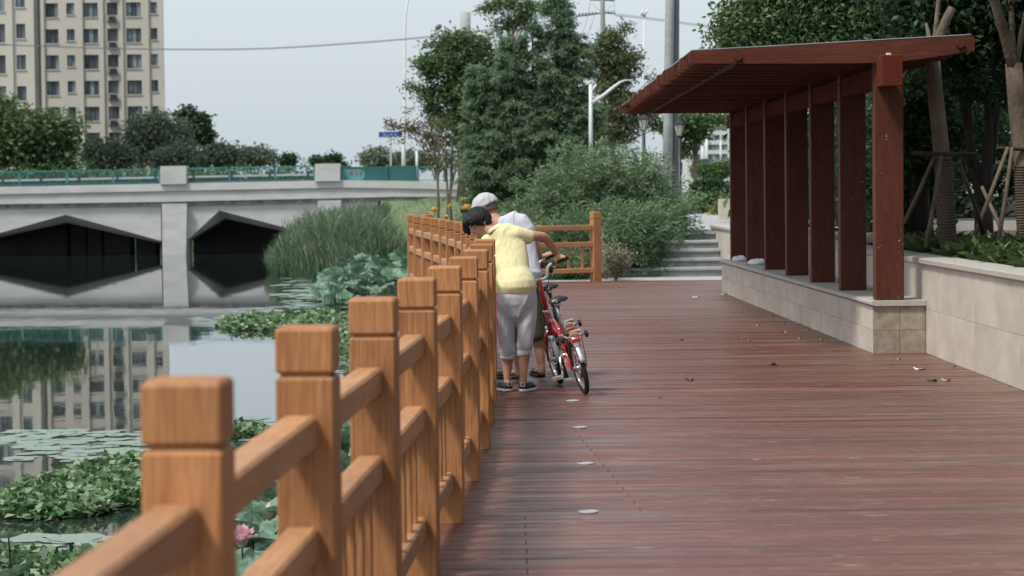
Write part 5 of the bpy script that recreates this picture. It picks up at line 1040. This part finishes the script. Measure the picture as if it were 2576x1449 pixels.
M['grey_knit'] = clothmat('heather_grey_jersey', (.38,.39,.42), (.50,.51,.54), fold=.4, fs=(9,9,2.2), dist=.03, weave=350)
M['cuff'] = clothmat('pale_grey_cuff', (.50,.50,.53), (.58,.58,.61), fold=.2)
M['olive_cloth'] = clothmat('olive_shorts_cloth', (.055,.055,.038), (.08,.08,.055), fold=.5)
M['cap_cloth'] = clothmat('light_grey_cap_cloth', (.40,.40,.43), (.47,.47,.50), fold=.5, fs=(14,14,14), dist=.012)
M['pink'] = generic('pink_piping', (.75,.15,.22), (.8,.2,.28), 5, .8, 0, var=0)
def hairmat(name, c1, c2):
    m, nt, b, n, l = newmat(name); v = coords(n, l, (90,12,12), jitter=False); f = noise(n, l, v, 3, 4, .6, .5); r = ramp(n, [(.35, c1), (.7, c2)]); l.new(f, r.inputs[0]); l.new(r.outputs[0], b.inputs['Base Color']); b.inputs['Roughness'].default_value = .6; b.inputs['Specular IOR Level'].default_value = .25; bump(n, l, f, .6, b, .006); return m
M['hair_black'] = hairmat('black_hair', (.006,.006,.008), (.022,.022,.026)); M['hair_grey'] = hairmat('cropped_grey_hair', (.09,.07,.055), (.18,.14,.11))
M['navy'] = generic('navy_canvas', (.022,.035,.055), (.035,.05,.075), 60, .85, .2, var=0); M['rubber_white'] = generic('off_white_rubber', (.55,.53,.46), (.64,.62,.55), 20, .6, .05, var=0); M['sandal'] = generic('black_sandal_rubber', (.012,.012,.012), (.022,.022,.02), 20, .5, .1, var=0)
M['lip'] = generic('lip_skin', (.26,.09,.07), (.3,.11,.085), 20, .5, 0, var=0); M['dark_eye'] = generic('dark_eye', (.02,.012,.01), (.03,.02,.015), 5, .3, 0, var=0)
K1 = 18.9/F; K2 = 20.1/F
def W(px, py, dy=0): return P(px, py, 18.9+dy)
def V2(px, py, dy=0): return P(px, py, 20.1+dy)
def chain(mb, fn, pts, k, n=18, dome=True, dep=1.0):
    # pts: (px, py, dy, radius px[, depth ratio])
    P_ = [fn(p[0], p[1], p[2]) for p in pts]; R = [(p[3]*k, p[3]*k*(p[4] if len(p) > 4 else dep)) for p in pts]
    mb_pts = P_; 
    prev = [Vector(q) for q in mb_pts]
    rows = []; m = len(prev)
    ext = []
    if dome:
        t0 = (prev[0]-prev[1]).normalized(); t1 = (prev[-1]-prev[-2]).normalized()
        for s, c in ((.95,.25),(.75,.62),(.42,.88)): ext.append((prev[0]+t0*R[0][0]*s*.7, (R[0][0]*c, R[0][1]*c)))
        ext += list(zip(prev, R))
        for s, c in ((.42,.88),(.75,.62),(.95,.25)): ext.append((prev[-1]+t1*R[-1][0]*s*.7, (R[-1][0]*c, R[-1][1]*c)))
    else: ext = list(zip(prev, R))
    for i, (p, r) in enumerate(ext):
        t = (ext[min(i+1,len(ext)-1)][0]-ext[max(i-1,0)][0]).normalized(); yax = Vector((0,1,0)); a = t.cross(yax)
        if a.length < .05: a = Vector((1,0,0))
        a.normalize(); b_ = a.cross(t).normalized(); rows.append([tuple(p+a*(math.cos(q)*r[0])+b_*(math.sin(q)*r[1])) for q in np.arange(n)*2*math.pi/n])
    return mb.rings(rows)
def fingers(mb, knuckles, axis_pts, r, k=.0085, curl=4.6, start=1.0):
    "four fingers closing round a bar: axis_pts = two ends of the held part"
    a, b_ = Vector(axis_pts[0]), Vector(axis_pts[1]); ax = (b_-a).normalized()
    for i, t in enumerate(knuckles):
        c = a.lerp(b_, t); up_ = Vector((0,0,1)); up_ = (up_-ax*up_.dot(ax)).normalized(); fw = ax.cross(up_); 
        if fw.y < 0: fw = -fw
        rr = r+k*.9; L = (1.0, 1.12, 1.05, .85)[i]; pts = []
        for q in np.linspace(0, 1, 7):
            ang = -start+q*curl*L*.8; pts.append(c+up_*(math.cos(ang)*rr)+fw*(math.sin(ang)*rr))
        mb.tube(pts, [k*1.1,k*1.1,k,k,k*.95,k*.9,k*.75], 8, dome=True)
# ---- person in the yellow shirt
wm = empty('person', W(1297,984,0), label='person in a pale yellow polo shirt and grey cropped trousers leaning left over the railing', cat='person'); w0 = Vector(wm.location); w0.z = 0; wm.location = w0
def fin(o, root): 
    o.matrix_parent_inverse = Matrix.Identity(4); o.parent = root; o.data.transform(Matrix.Translation(-Vector(root.location))); return o
U = Vector((-.68,.05,.73)).normalized(); Fc_ = Vector((-.66,-.26,-.70)); Fc_ = (Fc_-U*Fc_.dot(U)).normalized(); S_ = U.cross(Fc_).normalized()
if S_.y > 0: S_ = -S_
HC = W(1206,560,.18); HR = Matrix((Fc_, S_, U)).transposed()
def hp(f, s, u): return HC+Fc_*f+S_*s+U*u
b = MB()
b.ell(HC, (.090,.073,.100), 20, 14, HR); b.ell(hp(.026,0,-.058), (.062,.054,.060), 16, 10, HR); b.ell(hp(.055,0,-.088), (.026,.028,.022), 12, 8, HR)
b.ell(hp(.050,.026,-.040), (.036,.026,.034), 12, 8, HR); b.ell(hp(.062,0,.030), (.032,.052,.040), 12, 8, HR)
b.tube([hp(.084,0,.012), hp(.098,0,-.012), hp(.110,0,-.034), hp(.100,0,-.042)], [.008,.011,.014,.010], 8, dome=True); b.ell(hp(.088,0,-.060), (.014,.020,.010), 10, 6, HR); b.ell(hp(.085,0,-.071), (.012,.018,.008), 10, 6, HR)
b.ell(hp(-.012,.075,-.020), (.018,.007,.030), 10, 8, HR)
chain(b, W, [(1214,566,.18,13),(1228,575,.15,15,1),(1246,590,.115,15,.9)], K1)
chain(b, W, [(1264,604,.10,28,.42),(1285,650,.05,30,.45),(1297,735,0,34,.5)], K1)
chain(b, W, [(1300,588,.10,15),(1325,593,.12,14),(1350,594,.15,12.5),(1367,595,.19,11.5),(1374,600,.21,11),(1386,618,.28,10.6),(1398,634,.34,9),(1408,645,.38,7.2)], K1)
chain(b, W, [(1238,612,.12,14),(1242,640,.10,13),(1249,672,.06,12),(1251,690,.06,11.5),(1243,688,.14,11),(1230,674,.22,8.5),(1224,668,.26,7.5)], K1)
g0, g1 = bk1.matrix_world @ Vector((.773,-.142,.98)), bk1.matrix_world @ Vector((.755,-.258,.994))
gm_ = g0.lerp(g1, .5); wr = W(1409,645,.38)
b.tube([wr, wr.lerp(gm_+Vector((0,0,.03)), .5), gm_+Vector((0,-.012,.026)), gm_+Vector((0,.014,.026))], [(.024,.018),(.036,.016),(.042,.015),(.040,.012)], 12, dome=True, up=(0,0,1))
fingers(b, (.14,.36,.58,.80), (g0, g1), .017); b.tube([gm_+Vector((-.03,-.02,.02)), g0.lerp(g1,.12)+Vector((0,-.024,.0)), g0.lerp(g1,.08)+Vector((0,-.014,-.022))], [.012,.010,.008], 8, dome=True)
lh = W(1219,664,.28); b.ell(lh, (.034,.045,.016), 12, 8)
for i in range(4): x = lh.x-.030+i*.017; b.tube([(x,lh.y+.02,lh.z+.004),(x-.004,lh.y+.06,lh.z+.006),(x-.006,lh.y+.088-.008*abs(i-1.5),lh.z-.008)], [.0095,.0088,.0075], 8, dome=True)
b.tube([(lh.x+.02,lh.y,lh.z),(lh.x+.045,lh.y+.03,lh.z-.004),(lh.x+.05,lh.y+.055,lh.z-.01)], [.012,.010,.008], 8, dome=True)
for pts in ([(1274,760,0,20),(1275,840,0,15),(1277,872,-.01,14),(1277,900,.02,15.2),(1276.5,922,.02,12.5),(1276,942,.01,9.8),(1277,958,.01,9.4),(1277,968,.0,10)], [(1321,760,0,20),(1321,830,-.03,15),(1319,862,-.04,15),(1318.5,892,-.03,15.4),(1317.5,915,-.03,13),(1316,942,-.05,10),(1316,958,-.06,9.6),(1316,972,-.06,10)]): chain(b, W, pts, K1)
fin(remesh(b, 'body', M['skin'], .0065, 4), wm)
b = MB()
chain(b, W, [(1242,588,.13,17,.9),(1264,592,.11,37,.52),(1272,607,.10,46,.45),(1281,630,.08,45,.50),(1287,655,.05,42,.58),(1291,680,.03,42,.68),(1294,700,.01,48,.80),(1296,712,0,52,.84),(1296,721,0,54.5,.86)], K1, 24)
chain(b, W, [(1280,596,.10,24,.8),(1302,588,.10,19.5),(1318,592,.115,18.5),(1331,597,.13,18)], K1)
chain(b, W, [(1222,604,.13,18,.9),(1233,618,.12,18),(1238,640,.11,17.5),(1242,655,.10,17)], K1)
chain(b, W, [(1252,590,.12,26,.7),(1280,588,.11,26,.7),(1300,590,.10,21,.8)], K1)
sh = fin(remesh(b, 'polo_shirt', M['yellow_shirt'], .008, 5), wm)
def ridges(o, root, amp, freq, dirv, seed=0, zfun=None):
    from mathutils import noise as mn
    me = o.data; me.calc_loop_triangles(); co = np.empty(len(me.vertices)*3); no = np.empty(len(me.vertices)*3); me.vertices.foreach_get('co', co); me.vertices.foreach_get('normal', no); co = co.reshape(-1,3); no = no.reshape(-1,3)
    d = np.zeros(len(co))
    for i, c in enumerate(co): d[i] = mn.noise(Vector((c[0]*freq[0]+dirv*c[2]*freq[0]+seed, c[1]*freq[1], c[2]*freq[2])))
    d = 1-np.abs(d)*2; co += no*(d*amp)[:,None]; me.vertices.foreach_set('co', co.ravel()); me.update()
ridges(sh, wm, .0045, (11,8,2.6), .55)
b = MB(); b.tube([W(1228,586,.09), W(1238,577,.07), W(1256,571,.08), W(1268,574,.11), W(1262,581,.19), W(1238,590,.22), W(1228,586,.09)], [(.004,.014)]*7, 8, up=(0,0,1)); fin(b.build('collar', M['yellow_shirt'], None, True), wm)
b = MB(); chain(b, W, [(1296,716,0,44,.70),(1297,730,0,49.5,.76),(1297,746,0,52.5,.79),(1297,765,0,53,.76),(1297,780,0,51,.7)], K1, 24)
chain(b, W, [(1273,770,0,29,.95),(1271,800,0,26.5,.95),(1273,835,0,21.5),(1275.5,865,0,20),(1277,882,0,20.5),(1278,890,.0,18)], K1); chain(b, W, [(1322,770,0,28.5,.95),(1324,800,-.01,26,.95),(1323,830,-.02,21.5),(1321.5,855,-.03,20),(1320.5,870,-.03,20.5),(1319.5,878,-.03,18)], K1)
tr = fin(remesh(b, 'cropped_trousers', M['grey_knit'], .008, 4), wm); ridges(tr, wm, .006, (11,8,2.4), -.3, 5)
for (x, y0, y1, dy, r, tilt) in ((1278,887,903,.0,18.5,1.5),(1319.5,877,893,-.03,19,-2.5)):
    b = MB(); rows = []
    for yy, rr in ((y0,r-1.5),(y0+1.5,r),(y1-1,r+.3),(y1,r-.5),(y1-2,r-3)): rows.append([tuple(W(x,yy,dy)+Vector((math.cos(a)*rr*K1, math.sin(a)*rr*K1*.9, -math.cos(a)*tilt*K1))) for a in np.arange(24)*math.pi/12])
    fin(b.rings(rows).build('trouser_cuff', M['cuff'], None, True), wm)
for dx in (0, 3): fin(MB().tube([W(1247+dx,735,-.055-.01*dx), W(1247.5+dx,770,-.065-.008*dx), W(1250+dx,810,-.06-.008*dx), W(1254+dx,845,-.05-.006*dx), W(1258+dx,876,-.045-.006*dx)], .0032, 6).build('side_piping', M['pink'], None), wm)
# hair
b = MB(); e_ = MB(); e_.ell(hp(-.012,0,.022), (.104,.090,.104), 26, 18, HR); zc = W(0,569,.18).z
e_.v = [(x, y, max(z, W(1200,568,.18).z+ (.010 if x > W(1216,0,.18).x else 0)-.05*max(0, (y-HC.y))*2)) for x, y, z in e_.v]; b.add(e_.v, e_.f)
b.ell(hp(.052,0,.062), (.046,.074,.044), 16, 10, HR); b.ell(W(1173,560,.16), (.034,.05,.042), 14, 10); b.ell(W(1172,574,.19), (.026,.045,.040), 14, 10); b.ell(W(1180,583,.23), (.022,.03,.026), 12, 8); b.ell(W(1228,558,.16), (.030,.05,.030), 14, 8); b.ell(W(1204,541,.17), (.085,.07,.036), 18, 10)
b.ell(W(1197,562,.105), (.040,.014,.018), 12, 8); b.ell(W(1226,556,.12), (.020,.02,.034), 12, 8)
hr = fin(remesh(b, 'hair', M['hair_black'], .006, 3), wm); ridges(hr, wm, .0045, (42,30,16), .5, 7)
st_ = MB()
for i in range(46):
    a = rng.uniform(-.9, 1.2); q0_ = hp(.02+rng.uniform(-.09,.07), .084, .012+rng.uniform(-.01,.03)); q1_ = Vector((q0_.x+rng.uniform(-.014,.006), q0_.y-.012, W(0,567,.18).z-rng.uniform(-.004,.016))); st_.tube([q0_, q0_.lerp(q1_,.5)+Vector((-.004,-.010,0)), q1_], [.004,.0034,.001], 5)
for i in range(22):
    x_ = rng.uniform(1162, 1186); st_.tube([W(x_+4,560,.14), W(x_,572,.15), W(x_+rng.uniform(-2,4),584+rng.uniform(-4,8),.18)], [.005,.004,.001], 5)
fin(st_.build('hair_strands', M['hair_black'], None, True), wm)
fin(MB().ell(hp(-.010,.079,-.018), (.013,.005,.024), 10, 8, HR).build('ear', M['skin'], None, True), wm)
fin(MB().ell(hp(.070,.046,-.002), (.006,.013,.004), 10, 6, HR).build('eye', M['dark_eye'], None, True), wm); fin(MB().tube([hp(.083,.022,.016), hp(.078,.042,.020), hp(.066,.058,.012)], .003, 6).build('eyebrow', M['hair_black'], None), wm)
fin(MB().tube([hp(.092,-.002,-.066), hp(.086,.018,-.064), hp(.074,.032,-.060)], [.0035,.0045,.003], 6).build('lips', M['lip'], None, True), wm)
b = MB(); 
for s in (-.034, .034): 
    c = hp(.098,s,-.006); rows = []
    for i in range(21): a = i*math.pi/10; q = c+S_*(math.cos(a)*.022)+U*(math.sin(a)*.015); rows.append(q)
    b.tube(rows, .0017, 5)
b.tube([hp(.100,-.012,-.002), hp(.104,0,.002), hp(.100,.012,-.002)], .0017, 5); b.tube([hp(.096,.056,.002), hp(.085,.074,.004), hp(.0,.082,.004)], .0022, 5); fin(b.build('spectacles', M['chrome'], None), wm)
def shoe(root, x, y, rot, upper, sole, badge=True, sc=1.0, sandal=False):
    R_ = Matrix.Rotation(rot, 4, 'Z'); T_ = Matrix.Translation(Vector((x, y, 0))-Vector(root.location)) @ R_ @ Matrix.Scale(sc, 4)
    prof = [(0,.028),(.012,.034),(.05,.036),(.11,.040),(.17,.047),(.21,.044),(.24,.030),(.252,.012)]
    b = MB(); rows = []
    for (yy, w) in prof: rows.append([(-w,yy,.003),(w,yy,.003),(w+.002,yy,.012),(w,yy,.024),(-w,yy,.024),(-w-.002,yy,.012)])
    b.rings(rows); b.v = [tuple(T_ @ Vector(p)) for p in b.v]; b.build('sole', M[sole], root, True)
    b = MB(); rows = []
    hts = [(.002,.030,.062),(.012,.034,.078),(.05,.034,.070),(.11,.037,.072),(.16,.043,.066),(.20,.040,.050),(.235,.028,.038),(.247,.010,.028)] if not sandal else [(.10,.040,.045),(.13,.045,.060),(.17,.046,.056),(.20,.040,.045),(.22,.03,.036)]
    for (yy, w, h_) in hts: rows.append([(-w,yy,.0235),(w,yy,.0235),(w*.95,yy,.0235+(h_-.0235)*.6),(w*.55,yy,h_),(-w*.55,yy,h_),(-w*.95,yy,.0235+(h_-.0235)*.6)])
    b.rings(rows); b.v = [tuple(T_ @ Vector(p)) for p in b.v]; up_ = b.build('upper', M[upper], root, True)
    if badge:
        b = MB(); b.cbox(-.019,.019,-.003,.003,.044,.078,.002); b.v = [tuple(T_ @ Vector(p)) for p in b.v]; bd = b.build('heel_badge', M['rubber_white'], up_); b = MB(); b.box(-.009,.009,-.005,-.0032,.052,.070); b.box(-.003,.003,-.0058,-.0052,.058,.064)
        b.v = [tuple(T_ @ Vector(p)) for p in b.v]; b.build('badge_mark', M['navy'], up_)
    return up_
sL = G(1282,984); sR = G(1312,987); shoe(wm, W(1281,980,0).x, sL.y-.075, math.radians(22), 'navy', 'rubber_white'); shoe(wm, W(1315,980,0).x, sR.y+.01, math.radians(-20), 'navy', 'rubber_white')
# ---- person in white with the grey cap
mn_ = empty('person', V2(1310,950,0), label='person in a white T-shirt, grey cap and olive shorts bending behind the one in yellow', cat='person'); m0 = Vector(mn_.location); m0.z = 0; mn_.location = m0
b = MB(); H2 = V2(1222,524,.22); U2 = Vector((-.30,.15,.94)).normalized(); F2 = Vector((-.88,.30,-.38)); F2 = (F2-U2*F2.dot(U2)).normalized(); S2 = U2.cross(F2).normalized()
if S2.y > 0: S2 = -S2
R2 = Matrix((F2, S2, U2)).transposed()
def h2(f, s, u): return H2+F2*f+S2*s+U2*u
b.ell(H2, (.100,.078,.110), 20, 14, R2); b.ell(h2(.03,0,-.065), (.06,.055,.06), 14, 10, R2); b.tube([h2(.09,0,0), h2(.115,0,-.03), h2(.10,0,-.04)], [.01,.014,.01], 8, dome=True); b.ell(h2(.09,0,-.07), (.016,.02,.012), 10, 6, R2); b.ell(h2(-.01,.079,-.02), (.022,.008,.034), 12, 8, R2)
chain(b, V2, [(1234,540,.20,15),(1248,556,.17,17),(1266,572,.12,17,.8)], K2); chain(b, V2, [(1288,604,.08,32,.42),(1300,650,.03,33,.45),(1312,730,0,34,.5)], K2)
chain(b, V2, [(1322,575,.08,15),(1337,598,.08,13.5),(1349,625,.10,12),(1355,640,.12,9.5),(1357,648,.14,8)], K2)
chain(b, V2, [(1262,590,.10,15),(1250,620,.14,13),(1236,650,.2,11),(1222,662,.28,9)], K2)
q0, q1 = bk2.matrix_world @ Vector((.773,-.142,.98)), bk2.matrix_world @ Vector((.755,-.258,.994)); qm = q0.lerp(q1, .45); wr = V2(1356,650,.15)
chain(b, V2, [(1355,640,.12,9.5),(1357,648,.16,8)], K2); b.tube([wr, wr.lerp(qm+Vector((0,0,.028)),.5), qm+Vector((0,-.01,.026)), qm+Vector((0,.014,.026))], [(.024,.018),(.036,.016),(.043,.015),(.04,.012)], 12, dome=True, up=(0,0,1)); fingers(b, (.1,.32,.54,.76), (q0, q1), .017, .009)
b.tube([qm+Vector((-.035,-.02,.02)), q0+Vector((0,-.024,0)), q0+Vector((0,-.012,-.022))], [.013,.011,.009], 8, dome=True)
for pts in ([(1296,760,0,22),(1298,830,0,18),(1300,870,.0,14.5),(1304,895,.02,14.5),(1305,918,.03,11),(1305,934,.03,9.5),(1307,942,.03,10)], [(1340,760,0,22),(1348,820,-.02,18),(1353,850,-.03,14),(1356,872,-.01,14),(1359,895,-.02,12),(1362,918,-.03,9.5),(1363,930,-.04,10),(1363,936,-.04,10)]): chain(b, V2, pts, K2)
fin(remesh(b, 'body', M['skin'], .0065, 4), mn_)
b = MB(); chain(b, V2, [(1262,566,.14,20,.8),(1284,562,.11,34,.6),(1294,578,.10,46,.48),(1298,600,.08,49,.5),(1302,630,.05,48,.55),(1307,660,.03,49,.62),(1311,688,.01,50,.72),(1313,698,0,52,.76)], K2, 24)
chain(b, V2, [(1290,556,.11,22,.8),(1312,560,.09,23,.8),(1326,578,.08,20),(1333,596,.08,19)], K2); chain(b, V2, [(1262,575,.12,20),(1258,596,.12,18),(1252,612,.13,17)], K2)
s2 = fin(remesh(b, 't_shirt', M['white_shirt'], .008, 6), mn_); ridges(s2, mn_, .004, (9,7,2.6), .5, 9)
b = MB(); chain(b, V2, [(1313,712,0,44,.66),(1313,728,0,48,.70),(1313,760,0,49,.7)], K2, 24); chain(b, V2, [(1290,760,0,27),(1293,810,0,26),(1296,848,0,24)], K2); chain(b, V2, [(1338,760,0,27),(1344,810,-.01,25.5),(1348,846,-.02,24)], K2)
s3 = fin(remesh(b, 'shorts', M['olive_cloth'], .009, 3), mn_); ridges(s3, mn_, .005, (10,8,3), .2, 3)
# cap: low crown with a short peak, and cropped hair below it
b = MB(); e_ = MB(); e_.ell(h2(-.004,0,.022), (.118,.096,.108), 28, 18, R2); lim = lambda p: None
vv = []
for p in e_.v:
    q = Vector(p)-H2; f_, s_, u_ = q.dot(F2), q.dot(S2), q.dot(U2); u_ = max(u_, .006+.22*(-f_-.02 if f_ < -.02 else 0)*1.0-.02*(f_ > 0)*0); vv.append(tuple(h2(f_, s_, u_)))
b.add(vv, e_.f); b.ell(h2(.120,0,.012), (.040,.066,.010), 16, 8, R2)
cp = fin(remesh(b, 'flat_cap', M['cap_cloth'], .007, 4), mn_); ridges(cp, mn_, .004, (22,18,20), .2, 12)
b = MB(); e_ = MB(); e_.ell(h2(-.014,0,-.004), (.094,.080,.096), 24, 14, R2); vv = []
for p in e_.v:
    q = Vector(p)-H2; f_, s_, u_ = q.dot(F2), q.dot(S2), q.dot(U2); f_ = min(f_, .0); u_ = max(u_, -.045 if f_ < -.03 else -.01); vv.append(tuple(h2(f_, s_, u_)))
b.add(vv, e_.f); fin(b.build('cropped_hair', M['hair_grey'], None, True), mn_)
fin(MB().ell(h2(-.012,.085,-.020), (.018,.006,.030), 12, 8, R2).build('ear', M['skin'], None, True), mn_)
fin(MB().tube([h2(.085,.080,.0), h2(.02,.086,.004), h2(-.012,.086,.006)], .0022, 5).build('spectacle_arm', M['black'], None), mn_)
a_ = G(1302,953); c_ = G(1362,948); shoe(mn_, V2(1311,940,0).x, a_.y+.0, math.radians(62), 'sandal', 'sandal', False, 1.06, True); shoe(mn_, V2(1363,940,0).x, c_.y-.02, math.radians(14), 'sandal', 'sandal', False, 1.06, True)
for (x, yy, rot) in ((V2(1311,940,0).x, a_.y, 62), (V2(1363,940,0).x, c_.y-.02, 14)):
    b = MB(); chain_pts = [Vector((0,.03,.05)), Vector((0,.10,.05)), Vector((0,.19,.038)), Vector((0,.23,.034))]; b.tube([Matrix.Rotation(math.radians(rot),3,'Z') @ p+Vector((x,yy,0)) for p in chain_pts], [(.028,.024),(.034,.020),(.038,.014),(.028,.010)], 12, dome=True, up=(0,0,1)); fin(b.build('foot', M['skin'], None, True), mn_)
